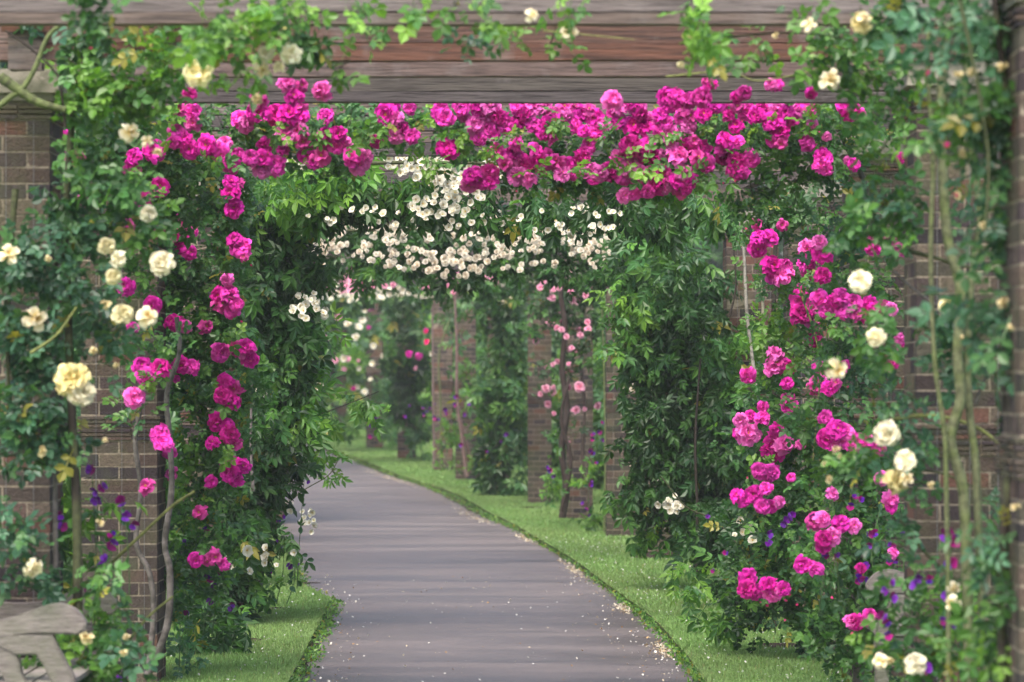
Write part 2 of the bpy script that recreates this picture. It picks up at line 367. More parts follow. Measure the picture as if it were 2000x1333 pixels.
def lawn(name, E, sgn, label):
    g = Geo(); xs = np.concatenate([[0, .02], np.linspace(.3, 30, 12)]); k = len(xs)+1
    V = []
    for i, y in enumerate(YS):
        e = E[i]+(rng.normal()*.012)
        q = float(gz(y)); V.append((e, y, -.085+q)); V += [(e+sgn*x, y, q+(0.0 if x else -.012)) for x in xs]
    Q = [[i*k+j, i*k+j+1, (i+1)*k+j+1, (i+1)*k+j] for i in range(len(YS)-1) for j in range(k-1)]
    C = np.tile(np.array([.11, .20, .045]), (len(V), 1)); C[0::k] = (.05, .04, .025); C[1::k] = (.06, .07, .03)
    g.add(V, Q, C); tag(g.build(name, M_LAWN), label, 'lawn', kind='structure')
lawn('lawn', eRL, 1, 'mown lawn strip along the right side of the path'); lawn('lawn', eLL, -1, 'mown lawn strip along the left side of the path')
# soil patches around the planting holes
holes = []
def soil(x, y, rx, label):
    X, Y = gpt(x, y); s = FP/Y; r = rx/s; g = Geo(); n = 14; q0 = float(gz(Y))+.006; V = [(X, Y, q0)]
    for i in range(n): a = 6.283*i/n; q = r*rng.uniform(.75, 1.1); V.append((X+q*math.cos(a), Y+q*math.sin(a)*1.1, q0))
    Q = [[0, i, i+1, i+2 if i+2 <= n else 1] for i in range(1, n, 2)]
    g.add(V, Q, (.04, .028, .02)); holes.append((X, Y, r)); tag(g.build('soil', M_SOIL), label, 'soil', kind='structure')
soil(478, 1252, 45, 'bare soil patch beside the left rambler rose'); soil(1520, 1262, 55, 'bare soil under the pink roses at right')
soil(540, 1190, 30, 'small bare patch in the left lawn'); soil(1265, 1090, 40, 'bare soil at a pier foot on the right'); soil(605, 1140, 22, 'thin scrap of bare soil in left lawn')
soil(1035, 992, 26, 'bare soil at the far right pier foot')
# grass blades
def grass(E, sgn, n, y0, y1, wmax, label):
    Y = y0*(y1/y0)**(rng.random(n)**1.0); d = wmax*rng.random(n)**1.25; X = np.interp(Y, YS, E)+sgn*(d-.015)
    for hx, hy, hr in holes:
        m = ((X-hx)**2+(Y-hy)**2) > (hr*.9)**2; X, Y = X[m], Y[m]
    n = len(X); h = rng.uniform(.012, .032, n); h[rng.random(n) < .04] *= 1.6; wd = rng.uniform(.0025, .0045, n)*(Y/16)
    lean = rng.normal(size=(n, 2))*.012; a = rng.uniform(0, 6.28, n)
    G0 = gz(Y); h = h+G0; b0 = np.stack([X-np.cos(a)*wd, Y-np.sin(a)*wd, G0], 1); b1 = np.stack([X+np.cos(a)*wd, Y+np.sin(a)*wd, G0], 1)
    t0 = np.stack([X+lean[:, 0], Y+lean[:, 1], h], 1); t1 = t0+np.array([.001, 0, 0])
    V = np.stack([b0, b1, t1, t0], 1).reshape(-1, 3); Q = np.arange(4*n).reshape(-1, 4)
    pn = .5+.5*np.sin(X*3.1+Y*.9+np.sin(Y*2.2)); c = np.array([.17, .295, .09])*(1-.35*pn[:, None])+np.array([.22, .29, .11])*(.35*pn[:, None])
    c = c*rng.uniform(.65, 1.3, (n, 1)); c[rng.random(n) < .03] = (.26, .25, .10)
    g = Geo(); g.add(V, Q, np.repeat(c, 4, axis=0)); tag(g.build('grass', M_GRASS), label, 'grass', kind='stuff')
grass(eRL, 1, 230000, 12.5, 75, 2.4, 'short mown grass blades on the right lawn'); grass(eLL, -1, 190000, 12.5, 40, 2.2, 'short mown grass blades on the left lawn')
# weeds creeping over the verge
def weeds(E, EP, sgn, label, n=9000):
    Y = 12.8*(60/12.8)**rng.random(n); lo = np.interp(Y, YS, E); hi = np.interp(Y, YS, EP); t = rng.random(n)**1.4
    nse = .5+.5*np.sin(Y*3.7+np.sin(Y*1.3)*2); keep = rng.random(n) < (.35+.65*nse); X = lo*(1-t)+hi*t+rng.normal(size=n)*.03
    P = np.stack([X, Y, gz(Y)-.06+rng.random(n)*.035], 1)[keep]; g = Geo()
    leaves(g, P, T_ONE, .028, colors(len(P), 'fresh', None, .05)*1.0, (0, 0, .5), (0, -.4, .9), 1.2, .8); tag(g.build('weeds', M_LEAF), label, 'weeds', kind='stuff')
weeds(eRL, eRP, 1, 'low weeds along the right edge of the path'); weeds(eLL, eLP, -1, 'low weeds along the left edge of the path')
# fallen petals
def petals(name, X, Y, Z, c, size, label):
    n = len(X); P = np.stack([X, Y, Z+gz(Y)], 1); g = Geo(); cc = np.array(c)[rng.integers(0, len(c), n)]*rng.uniform(.8, 1.05, (n, 1))
    leaves(g, P, leaflet(.9, .12, -.1), size, cc, (0, 0, 0), (0, 0, 1), 1.0, .25); g2 = g.build(name, M_PETAL); tag(g2, label, 'petals', kind='stuff')
n = 800; Y = 13+16*rng.random(n)**1.2; a = np.interp(Y, YS, eLP); b = np.interp(Y, YS, eRP); t = rng.random(n); t = np.where(rng.random(n) < .6, np.where(rng.random(n) < .65, 1-.16*rng.random(n)**1.5, .10*rng.random(n)), t)
petals('fallen_petals', a*(1-t)+b*t, Y, np.full(n, ZP+.009), [(.8, .76, .66), (.82, .8, .75), (.7, .6, .42), (.4, .25, .12)], .017, 'pale rose petals scattered over the path')
n = 1500; cs = [(13.6, .5), (16.5, .45), (20.9, .5), (24.8, .45), (30, 1.3), (36, 1.2), (42, 2.2), (52, 3)]; k = rng.integers(0, len(cs), n); Y = np.array([c[0] for c in cs])[k]+rng.normal(size=n)*np.array([c[1] for c in cs])[k]*.6
b = np.interp(Y, YS, eRP); petals('petal_drift', b-.02-np.abs(rng.normal(size=n))*.05-.0012*(Y-13)*rng.random(n)*3, Y, np.full(n, ZP+.010)+rng.random(n)*.004, [(.66, .56, .40), (.78, .70, .54), (.82, .76, .62), (.5, .36, .2)], .020, 'drifts of browning cream petals against the right path edge')
n = 230; Y = 13+5*rng.random(n); t = np.where(rng.random(n) < .6, 1-.1*rng.random(n), rng.random(n)); petals('pink_petals', np.interp(Y, YS, eLP)*(1-t)+np.interp(Y, YS, eRP)*t, Y, np.full(n, ZP+.010), [(.7, .04, .35), (.75, .2, .45), (.4, .03, .15)], .024, 'a few fallen magenta petals at the near end of the path')
n = 1400; Y = 15+20*rng.random(n); sd_ = rng.random(n) < .6; E = np.where(sd_, np.interp(Y, YS, eRL)+rng.random(n)*1.1, np.interp(Y, YS, eLL)-rng.random(n)*1.0)
petals('lawn_petals', E, Y, np.full(n, .022), [(.8, .78, .7), (.85, .84, .8)], .015, 'white petals speckling the lawn strips')

# ================================================================ PERGOLA
BR = [(.080, .064, .055), (.062, .046, .045), (.095, .070, .057), (.036, .031, .036), (.10, .068, .058), (.078, .070, .054), (.050, .038, .042), (.115, .09, .07)]
MORT = (.28, .235, .18)
PW = .445
def make_pier(loc, rz, label, group, wires=True, red=0.0, detail=True):
    root = thing('brick_pier', loc, label, 'pier', group, rz)
    g = Geo(); h = PW/2; box(g, -h+.0025, h-.0025, -h+.0025, h-.0025, 0, 3.12, MORT)
    z = 0.0; k = 0
    while z < 3.06:
        crease = (1.42 < z < 1.50) or (2.98 < z < 3.06)
        cnt = 3 if crease else 1
        for q in range(cnt):
            ch = .065 if not crease else .016; pr = 0.0 if not crease else .010+.004*q
            z0 = z+.005+(q*.0235 if crease else 0); z1 = z0+ch
            if k % 2 == 0: segs = [(-h, -.005), (.005, h)]
            else: segs = [(-h, -h+.1025), (-h+.1125, h-.1125), (h-.1025, h)]
            if crease: segs = [(-h-pr, -.08), (-.072, .07), (.078, h+pr)]
            for (a, b) in segs:
                for side in range(4):
                    c = np.array(BR[rng.integers(0, len(BR))])*rng.uniform(.8, 1.2)
                    if red and rng.random() < red: c = np.array([.135, .068, .052])*rng.uniform(.8, 1.1)
                    d0, d1 = h+pr-.09, h+pr+rng.uniform(-.0015, .0015)
                    if side in (1, 3) and k % 2 == 0: aa, bb = (a, b)
                    else: aa, bb = (a, b)
                    # keep the corners from doubling: side faces stop short of the front and back ones
                    if side in (1, 3): aa = max(aa, -h+.095); bb = min(bb, h-.095)
                    if bb-aa < .01: continue
                    if side == 0: box(g, aa, bb, -d1, -d0, z0, z1, c, .0016)
                    elif side == 2: box(g, aa, bb, d0, d1, z0, z1, c, .0016)
                    elif side == 1: box(g, d0, d1, aa, bb, z0, z1, c, .0016)
                    else: box(g, -d1, -d0, aa, bb, z0, z1, c, .0016)
        z += .075; k += 1
    g.build('brickwork', M_BRICK, root)
    c = Geo(); q = .27; box(c, -q, q, -q, q, 3.125, 3.235, (.30, .27, .23), .004); box(c, -q+.03, q-.03, -q+.03, q-.03, 3.09, 3.1255, (.27, .24, .2), .002); c.build('cap_stone', M_STONE, root)
    if wires:
        for x in (-.13, .02, .15):
            w_ = Geo(); tube(w_, [(x, -h-.02, .05), (x, -h-.022, 1.5), (x, -h-.02, 3.0)], .0013, .0013, (.16, .16, .17), 4, 2, c2=None); w_.build('wire', M_WIRE, root)
    return root
right_piers = [(560, 1992, 'brick pier at the right frame edge, blurred and nearest the camera'),
 (424, 1790, 'brick pier behind three thick pale green rose stems at right'), (327, 1660, 'dark brick pier hung with pink roses, just left of the near right pier'),
 (266, 1540, 'brick pier in deep shade behind the pink roses on the right'), (228, 1419, 'reddish brick pier with two pale grey stems, above the right rambler'),
 (194, 1262, 'brick pier buried in the dark right rambler with its foot showing on the lawn'), (170, 1185, 'narrow-looking brick pier at the left edge of the right rambler'),
 (151, 1107, 'brick pier behind the thick dark twisted rose trunk'), (137, 1031, 'bare brick pier with pale pink blooms beside the twisted trunk'),
 (128, 952, 'brick pier wrapped in bright green leaves down the middle of the view'), (119, 889, 'far brick pier with a pale straight stem and flared red foot'),
 (112, 846, 'far brick pier with thin dark and pale stems side by side'), (103, 776, 'far brick pier smothered in dark green, magenta blooms beside it'),
 (95, 715, 'far brick pier with one magenta bloom near its top'), (88, 646, 'farthest visible brick pier where the path disappears')]
left_piers = [(415, 97, 'mossy brick pier at the left frame edge behind the cream roses'), (336, 307, 'brick pier with two bare grey stems crossing it at left'),
 (266, None, 'brick pier hidden among dark leaves at left, third back'), (228, None, 'brick pier inside the left rambler, fourth back'),
 (194, None, 'brick pier behind the left rambler, fifth back'), (170, None, 'left row brick pier sixth from the camera'), (151, None, 'left row brick pier seventh from the camera')]
rp = []
for i, (s, x, lb) in enumerate(right_piers):
    k = 1 if s > 200 else .76
    X = (x-1000)/s+k*PW/2; Y = FP/s+PW/2; rp.append((X, Y, s))
    pr = make_pier((X, Y, float(gz(Y))), 0, lb, 'brick piers of the right row', s > 140, .35 if s == 228 else (.2 if s < 130 else .05)); pr.scale.x = k
lp = []
for i, (s, x, lb) in enumerate(left_piers):
    Xr = [r for r in rp if abs(r[2]-s) < 25][0][0] if x is None else None
    X = (x-1000)/s-PW/2 if x is not None else Xr-4.45; Y = FP/s+PW/2; lp.append((X, Y, s))
    make_pier((X, Y, 0), 0, lb, 'brick piers of the left row', s > 300, .12)
# cross beams
WG = (.135, .103, .09); WR = (.115, .054, .038); WD = (.075, .064, .064); WB = (.125, .088, .08)
def beam(s, x0, x1, label, bands, ytop=None, zb=3.24, th=.09, hgt=.20):
    """bands: planks from the bottom up (height m, colour, x-cut or None)"""
    Y = FP/s; zb += float(gz(Y)); root = thing('cross_beam', ((x0+x1)/2, Y, zb), label, 'beam', 'timber cross beams of the pergola'); z = 0.0
    for k, (hh, c, cut) in enumerate(bands):
        g = Geo(); xa, xb = x0, (cut if cut is not None else x1); nseg = max(2, int((xb-xa)/.35)); off = .006*(k % 2)
        xs = np.linspace(xa, xb, nseg+1); wob = rng.normal(size=(nseg+1, 2))*.0025
        V = []; 
        for i, x in enumerate(xs):
            for (yy, zz) in ((off, .001), (th, .001), (th, hh-.004), (off, hh-.004)): V.append((x-(x0+x1)/2, yy+wob[i, 0], z+zz+wob[i, 1]*.5))
        Q = [[i*4+j, i*4+(j+1) % 4, (i+1)*4+(j+1) % 4, (i+1)*4+j] for i in range(nseg) for j in range(4)]+[[0, 3, 2, 1], [nseg*4, nseg*4+1, nseg*4+2, nseg*4+3]]
        cc = np.tile(np.array(c), (len(V), 1))*np.repeat(rng.uniform(.88, 1.12, nseg+1), 4)[:, None]
        g.add(V, Q, cc); g.build('plank', M_WOOD, root); z += hh
beam(474, -2.25, 2.05, 'weathered grey cross beam along the very top of the view', [(.05, WG, None), (.15, (.165, .14, .135), None)])
beam(426, -2.45, 2.1, 'reddish brown cross beam over the nearest pair of piers', [(.082, WR, None), (.12, (.105, .058, .045), None)])
beam(405, -2.4, 2.1, 'brown cross beam with whitish stains just under the reddish one', [(.19, WB, None)])
beam(371, -2.35, 2.3, 'dark weathered cross beam directly above the magenta roses', [(.06, WD, None), (.14, (.078, .068, .06), None)])
def mid(s):
    r = min(rp, key=lambda r: abs(r[2]-s)); return r[0]-2.22
lbs = {334: 'dark cross beam half hidden behind the magenta roses', 300: 'cross beam above the white rose mass', 264: 'cross beam buried in the white rambler', 227: 'cross beam behind the first cream rose swags',
 193: 'cross beam carrying the cream roses', 169: 'cross beam behind the cream rose band', 150: 'cross beam over the twisted trunk pier', 136: 'cross beam over the bare pier with pale pink blooms', 127: 'far cross beam carrying pale pink roses',
 118: 'far cross beam above the flared foot pier', 111: 'far cross beam above the pier with paired stems', 102: 'far cross beam with white blooms beneath', 94: 'far cross beam second from the last', 87: 'last cross beam at the end of the pergola'}
for s, lb in lbs.items():
    m = mid(s); beam(s, m-2.35, m+2.35, lb, [(.09, WD, None), (.11, WG, None)])
# long beams resting along each row
def longbeam(rows, dx, side):
    for i in range(min(len(rows)-1, 8)):
        (xa, ya, _), (xb, yb, _) = rows[i], rows[i+1]
        L = math.hypot(xb-xa, yb-ya); rz = math.atan2(yb-ya, xb-xa)
        ordn = ['nearest', 'second', 'third', 'fourth', 'fifth', 'sixth', 'seventh', 'eighth'][i]
        root = thing('side_beam', (xa+dx, ya, 3.455), f'{ordn} timber lying along the tops of the {side} row of piers', 'beam', f'long timbers over the {side} row', rz)
        dz = float(gz(yb)-gz(ya)); root.location.z += float(gz(ya)); g = Geo(); box(g, .004, L-.004, -.05, .05, 0, .14, WG, .002); g.V[0][g.V[0][:, 0] > L/2, 2] += dz; g.build('timber', M_WOOD, root)
longbeam(rp, 0, 'right'); longbeam(lp, 0, 'left')
# rough plank end standing on the left cap
t0 = thing('beam_post', W(55, 136, 428)+np.array([0, 0, -.0]), 'short weathered timber block standing on the left pier cap', 'beam'); g = Geo(); box(g, -.09, .06, 0, .09, 0, .28, WG, .004); box(g, -.12, .1, -.012, -.002, .17, .20, WR); g.build('timber_block', M_WOOD, t0)

# ================================================================ BENCHES
def poly(name, pts, y0, y1, m, parent, c=(.21, .185, .175), bev=.008):
    bm = bmesh.new(); vs = [bm.verts.new((p[0], y0, p[1])) for p in pts]; f = bm.faces.new(vs)
    r = bmesh.ops.extrude_face_region(bm, geom=[f]); bmesh.ops.translate(bm, vec=(0, y1-y0, 0), verts=[e for e in r['geom'] if isinstance(e, bmesh.types.BMVert)])
    bmesh.ops.recalc_face_normals(bm, faces=bm.faces[:])
    if bev: bmesh.ops.bevel(bm, geom=[e for e in bm.edges if abs(e.verts[0].co.y-e.verts[1].co.y) < 1e-6], offset=bev, segments=2, affect='EDGES')
    me = bpy.data.meshes.new(name); bm.to_mesh(me); bm.free(); a = me.color_attributes.new('Col', 'FLOAT_COLOR', 'POINT')
    a.data.foreach_set('color', np.tile(np.array([*c, 1], np.float32), len(me.vertices))); me.materials.append(m); return link(name, me, parent)
def bench(loc, flip, label, length=1.15):
    root = thing('garden_bench', loc, label, 'bench', 'pale timber garden benches')
    F = -1 if not flip else 1               # u runs from the arm's scroll tip back to the backrest
    def U(pts): 
        q = [(F*u, z) for u, z in pts]; return q if F > 0 else q[::-1]
    for y in (0, length-.07):
        arm = smoothline([(.62, .70, 0), (.48, .69, 0), (.34, .70, 0), (.24, .735, 0), (.13, .765, 0), (.05, .745, 0), (.0, .69, 0), (.0, .655, 0)], 4)[:, :2].tolist()
        und = [(.03, .635), (.14, .635), (.24, .635), (.40, .615), (.62, .615)]
        poly('armrest', U(arm+und), y, y+.075, M_BENCH, root, (.235, .205, .195))
        leg = smoothline([(.14, .632, 0), (.115, .575, 0), (.08, .51, 0), (.05, .45, 0), (.04, .37, 0), (.045, .2, 0), (.04, 0, 0)], 4)[:, :2].tolist()
        leg += [(.11, 0), (.115, .2), (.12, .36), (.14, .42), (.18, .50), (.21, .545), (.30, .545), (.42, .60), (.42, .632)]
        poly('front_leg', U(leg), y-.006, y+.062, M_BENCH, root)
        br = smoothline([(.42, .60, 0), (.30, .545, 0), (.275, .47, 0), (.24, .40, 0), (.20, .33, 0)], 4)[:, :2].tolist()+[(.28, .33), (.33, .40), (.36, .47), (.50, .56), (.50, .60)]
        poly('brace', U(br), y-.004, y+.06, M_BENCH, root, bev=.005)
        poly('rail', U([(.11, .405), (.11, .335), (.60, .335), (.60, .405)]), y+.005, y+.055, M_BENCH, root, bev=.004)
        poly('back_leg', U([(.58, 0), (.66, 0), (.66, .4), (.74, 1.0), (.68, 1.0), (.58, .4)]), y-.002, y+.06, M_BENCH, root, bev=.006)
    for k in range(6):
        poly('seat_slat', U([(.06+k*.085, .41), (.06+k*.085, .432), (.13+k*.085, .432), (.13+k*.085, .41)]), -.01, length, M_BENCH, root, (.27, .24, .225), bev=.003)
    for k in range(9):
        g = Geo(); yy = .09+k*(length-.24)/8; a = [(F*.63, .43), (F*.71, .95)]
        V = [(a[0][0], yy, a[0][1]), (a[0][0]+F*.02, yy, a[0][1]), (a[0][0]+F*.02, yy+.045, a[0][1]), (a[0][0], yy+.045, a[0][1]), (a[1][0], yy, a[1][1]), (a[1][0]+F*.02, yy, a[1][1]), (a[1][0]+F*.02, yy+.045, a[1][1]), (a[1][0], yy+.045, a[1][1])]
        g.add(V, BOXQ, (.3, .27, .25)); g.build('back_slat', M_BENCH, root)
    poly('back_rail', U([(.69, .95), (.69, 1.03), (.75, 1.03), (.75, .95)]), -.01, length, M_BENCH, root, (.34, .31, .29))
s = 454; bench(((166-1000)/s, FP/s, .045), False, 'pale timber bench at the lower left corner, scrolled arm towards the path')
s = 366; bench(((1694-1000)/s, FP/s, -.03+.03), True, 'weathered bench at lower right, mostly hidden behind sweet peas', 1.1)

# ================================================================ ROSES
def climber(name, base, label, group, blobs, s, flowers, stems=(), cat='climbing rose', maxn=100, front=1.0, fwd=None, over=(), **kw):
    root = thing(name, base, label, cat, group); g = Geo(); tw = Geo()
    if fwd: blobs = [tuple(b[:4])+(fwd(b),)+tuple(b[5:]) for b in blobs]; flowers = [f[:3]+((388 if f[1] < 197 and s < 400 else fwd(f)*(1.045 if s > 400 else 1)),)+f[4:] for f in flowers]
    foliage(g, tw, blobs, s, **kw)
    if tw.n: tag(tw.build('twigs', M_STEM, root, base), kind='stuff')
    for st in stems: stem(root, base, *st)
    if over: foliage(g, None, over, s, depth=.05, pal='fresh', T=T_ROSE, size=.10, lai=650, cs=.04)
    if flowers:
        flowers = flowers+[(x+random.uniform(-26, 26), y+random.uniform(-10, 28), random.uniform(9, 13), q, 'bud') for (x, y, d, q, k) in flowers if k == 'pink' and q > 200 and random.random() < .16]
        dd = kw.get('depth', .28)*front+.09
        flowers = [(x, y, d*(.82 if q < 130 else 1), FP/(FP/q-dd*random.uniform(.85, 1.2)), k) for (x, y, d, q, k) in flowers]
        blossoms(root, base, flowers, maxn=maxn)
    g.build('foliage', M_LEAF, root, base)
    return root
GR = 'roses climbing over the pergola'
def F(lst, s, kind, k=1.0, ds=6): return [(x, y, 2*r*k*random.uniform(.82, 1.12), s+random.uniform(-ds, ds), kind) for (x, y, r) in lst]

# cream rose on the near left pier
crL = F([(385, 143, 30), (568, 105, 20), (520, 105, 15), (545, 130, 13), (535, 83, 13), (209, 480, 19), (230, 505, 17), (315, 512, 26), (222, 540, 15), (240, 612, 20), (140, 740, 28), (160, 766, 24), (66, 1112, 21), (290, 418, 17)], 425, 'cream') \
    +F([(255, 258, 21), (18, 495, 19), (70, 622, 24), (288, 617, 23), (513, 137, 15), (287, 275, 12)], 425, 'open')+F([(206, 593, 12), (95, 505, 8), (183, 685, 11), (228, 713, 8), (82, 880, 13), (168, 1245, 15), (247, 1245, 9), (205, 860, 8), (195, 1020, 11), (308, 298, 11), (504, 196, 13), (503, 88, 9), (460, 130, 8), (240, 1275, 9)], 425, 'faded')+F([(182, 95, 8)], 425, 'bud')
climber('climbing_rose', (-2.05, FP/425, 0), 'cream rose with blue-green leaves climbing the left edge pier and beams', GR,
 [(50, 520, 80, 60), (45, 640, 60, 70), (55, 760, 60, 80), (60, 880, 50, 60), (30, 1000, 45, 70, 0, 0, .8), (60, 1120, 40, 60, 0, 0, .6), (170, 560, 50, 70, 0, 0, .7), (190, 680, 55, 60, 0, 0, .7), (160, 860, 40, 60, 0, 0, .4),
  (150, 480, 60, 50, 0, 0, .8), (240, 440, 60, 45, 0, 'rose', .7), (200, 360, 60, 50, 0, 'rose', .9), (170, 300, 45, 50, 0, 'rose', .8), (230, 210, 80, 50, 0, 'fresh'), (170, 170, 60, 50, 0, 'fresh', .8), (300, 140, 60, 50, 0, 'fresh', 1.1), (160, 100, 60, 45, 0, 'rose', .8),
  (100, 35, 60, 30, 0, 'blue', .5), (230, 25, 80, 35, 0, 'dark', .6), (300, 70, 60, 40, 0, 'fresh', .7), (390, 40, 70, 45, 0, 'fresh', .6), (420, 85, 70, 30, 0, 'fresh', .55), (500, 45, 60, 45, 0, 'fresh', .6), (580, 66, 50, 40, 0, 'dark', .7), (620, 90, 34, 26, 0, 'dark', .7), (560, 15, 60, 20, 0, 'fresh', .6), (480, 150, 30, 25, 0, 'fresh', .7), (660, 130, 22, 14, 0, 'fresh', .9), (370, 120, 50, 30, 0, 'fresh', .5),
  (700, 12, 50, 12, 0, 'fresh', .8), (800, 10, 40, 12, 0, 'fresh', .7), (890, 12, 20, 10, 0, 'fresh', .8), (715, 65, 30, 16, 450, 'fresh', .5),
  (200, 1150, 40, 40, 0, 'rose', .5), (170, 1230, 60, 40, 0, 'fresh', .8), (200, 1300, 70, 40, 0, 'rose', 1), (90, 1290, 40, 40, 450-28, 'rose', .8), (250, 1270, 30, 30, 0, 'blue', .7), (110, 400, 20, 60, 0, 'blue', .4)],
 425, crL, [([(152, 1240), (150, 1000), (140, 800), (132, 600), (128, 430), (138, 270), (148, 140)], 432, 20, C_OLIVE, C_DARK), ([(112, 1260), (108, 1000), (112, 760), (108, 600), (112, 470)], 428, 11, C_GREY, C_GREY2),
  ([(0, 150), (35, 175), (75, 200), (128, 215)], 440, 22, C_GREEN, C_OLIVE), ([(-10, 215), (20, 190), (45, 172), (70, 130), (95, 70), (140, 35)], 440, 13, C_GREEN), ([(60, 690), (110, 655), (150, 600)], 440, 7, C_YG), ([(150, 1150), (200, 1115), (260, 1060), (335, 990), (380, 960)], 400, 8, C_YG),
  ([(245, 1260), (290, 1205), (338, 1165)], 400, 7, C_YG), ([(192, 690), (232, 640), (262, 600)], 430, 5, C_YG), ([(30, 370), (20, 500), (15, 640), (18, 850)], 432, 13, C_OLIVE), ([(128, 250), (120, 180), (115, 150), (60, 95), (10, 60)], 436, 6, C_DARK)],
 pal='blue', lai=1500, size=.115, depth=.14, cs=.06, yellow=.02, fwd=lambda b: 486 if b[1] < 62 and b[0] > 150 else (452 if b[0] > 330 and b[1] < 160 else 432))

# magenta rose, left
pkL = F([(301, 172, 18), (369, 184, 15), (350, 214, 15), (378, 217, 15), (376, 242, 15), (345, 259, 18), (356, 272, 17), (337, 278, 14), (371, 292, 17), (403, 284, 20), (438, 278, 17), (431, 301, 18), (452, 322, 20), (440, 318, 16), (466, 300, 12), (452, 354, 18), (466, 357, 15), (450, 378, 18), (457, 408, 16),
 (301, 294, 24), (261, 305, 16), (257, 333, 21), (149, 308, 15), (123, 305, 12), (126, 268, 11), (312, 364, 17), (280, 387, 20), (336, 413, 18), (354, 438, 17), (318, 455, 18), (333, 460, 18), (371, 448, 15), (250, 441, 17), (196, 455, 16), (210, 470, 12), (163, 392, 14),
 (469, 231, 20), (504, 196, 20), (504, 219, 19), (482, 243, 17), (560, 163, 19), (588, 168, 18), (574, 189, 18), (585, 205, 17), (627, 180, 17), (539, 224, 19), (564, 221, 18), (588, 226, 18), (637, 226, 18), (557, 263, 19), (581, 256, 18), (592, 277, 19), (641, 270, 22), (655, 286, 17), (602, 303, 19), (627, 305, 19), (613, 316, 17),
 (518, 284, 18), (515, 308, 20), (490, 308, 18), (536, 322, 18), (515, 326, 18), (552, 291, 15), (689, 306, 18), (709, 308, 18), (702, 322, 17), (660, 262, 17), (675, 282, 13), (734, 277, 15), (755, 224, 21), (773, 231, 17), (765, 208, 16), (800, 212, 14), (783, 252, 18), (772, 266, 14), (804, 266, 14),
 (245, 560, 19), (371, 493, 16), (355, 485, 12), (459, 469, 18), (469, 483, 18), (476, 502, 12), (299, 596, 16), (259, 641, 15), (336, 628, 16), (350, 635, 16), (361, 640, 12), (403, 638, 17),
 (443, 548, 15), (427, 577, 18), (448, 572, 19), (434, 593, 18), (452, 605, 18), (462, 595, 17), (277, 714, 17), (284, 735, 17), (312, 718, 18), (354, 714, 16), (375, 717, 18), (344, 740, 9), (262, 776, 18), (431, 689, 17), (459, 678, 18), (480, 678, 17), (487, 698, 19), (470, 690, 14),
 (441, 747, 17), (459, 759, 17), (434, 773, 17), (452, 782, 17), (312, 848, 18), (319, 864, 17), (331, 884, 13), (424, 826, 18), (441, 833, 19), (450, 850, 16), (415, 864, 14), (459, 866, 17), (285, 950, 19), (335, 925, 14), (448, 908, 18), (446, 925, 18), (474, 911, 15), (460, 935, 15), (413, 941, 14), (389, 1001, 17), (382, 1094, 16), (420, 1088, 20), (436, 1103, 13), (405, 1096, 13)], 318, 'pink', 1.02, 10)
pkL += F([(123, 701, 7), (125, 375, 7), (493, 520, 6), (330, 940, 6)], 318, 'bud')
climber('climbing_rose', (-2.0, 19.0, 0), 'magenta rose on the left with bare grey stems, reaching onto the beam', GR,
 [(170, 330, 60, 80, 0, 'blue', .6), (220, 280, 80, 80, 0, 0, .9), (300, 330, 90, 80), (330, 240, 90, 60, 0, 0, .9), (400, 350, 80, 70), (300, 430, 90, 60, 300), (420, 430, 60, 60), (400, 530, 70, 60), (340, 560, 70, 60, 0, 0, .8), (430, 640, 70, 60), (380, 690, 70, 50), (300, 680, 50, 50, 0, 0, .6), (450, 760, 60, 60), (390, 800, 60, 70, 0, 'rose'), (360, 900, 50, 50, 0, 'fresh', .8), (440, 870, 60, 50), (430, 960, 60, 50), (370, 980, 50, 60, 0, 'fresh', .6), (400, 1050, 50, 50), (350, 1130, 40, 60, 0, 'rose', .4), (380, 1130, 45, 45), (240, 790, 40, 40, 0, 'rose', .4), (240, 540, 60, 50, 0, 0, .6), (200, 420, 60, 60, 0, 0, .8),
  (440, 240, 70, 40), (520, 260, 60, 50), (600, 250, 70, 50), (540, 200, 60, 30), (680, 240, 50, 40), (720, 250, 50, 40, 0, 'rose'), (770, 230, 60, 30), (640, 300, 50, 30), (480, 360, 40, 40, 0, 0, .7), (330, 1180, 30, 60, 340, 'rose', .3), (360, 1260, 26, 40, 330, 'blue', .4)],
 318, pkL, [([(288, 1320), (326, 1225), (332, 1120), (322, 1060), (335, 960), (332, 860), (326, 770), (350, 690), (345, 620)], 345, 15, C_GREY, C_GREY2), ([(288, 1325), (300, 1200), (292, 1120), (266, 1060), (275, 960), (264, 860), (276, 780), (270, 690), (288, 560), (300, 480)], 344, 12, C_GREY, C_GREY2), ([(300, 620), (340, 500), (345, 400), (345, 330), (352, 280)], 322, 11, C_DARK), ([(200, 1260), (196, 1100), (200, 900), (185, 700), (190, 500), (185, 330)], 332, 9, C_GREY), ([(345, 720), (300, 780), (240, 830), (190, 880)], 330, 3.5, C_YG)],
 pal='rose', lai=1500, size=.10, depth=.2, yellow=.03, maxn=100, fwd=lambda b: 352 if (b[0] < 330 or b[1] < 330) else 326, over=[(690, 250, 30, 22, 360), (530, 260, 16, 12, 360), (610, 255, 16, 12, 360), (420, 320, 14, 10, 360), (760, 245, 14, 10, 360), (830, 232, 22, 12, 352), (820, 275, 14, 12, 352), (330, 235, 16, 14, 360), (300, 395, 16, 12, 360), (450, 650, 14, 10, 334), (430, 880, 14, 12, 334), (290, 740, 10, 10, 360)])

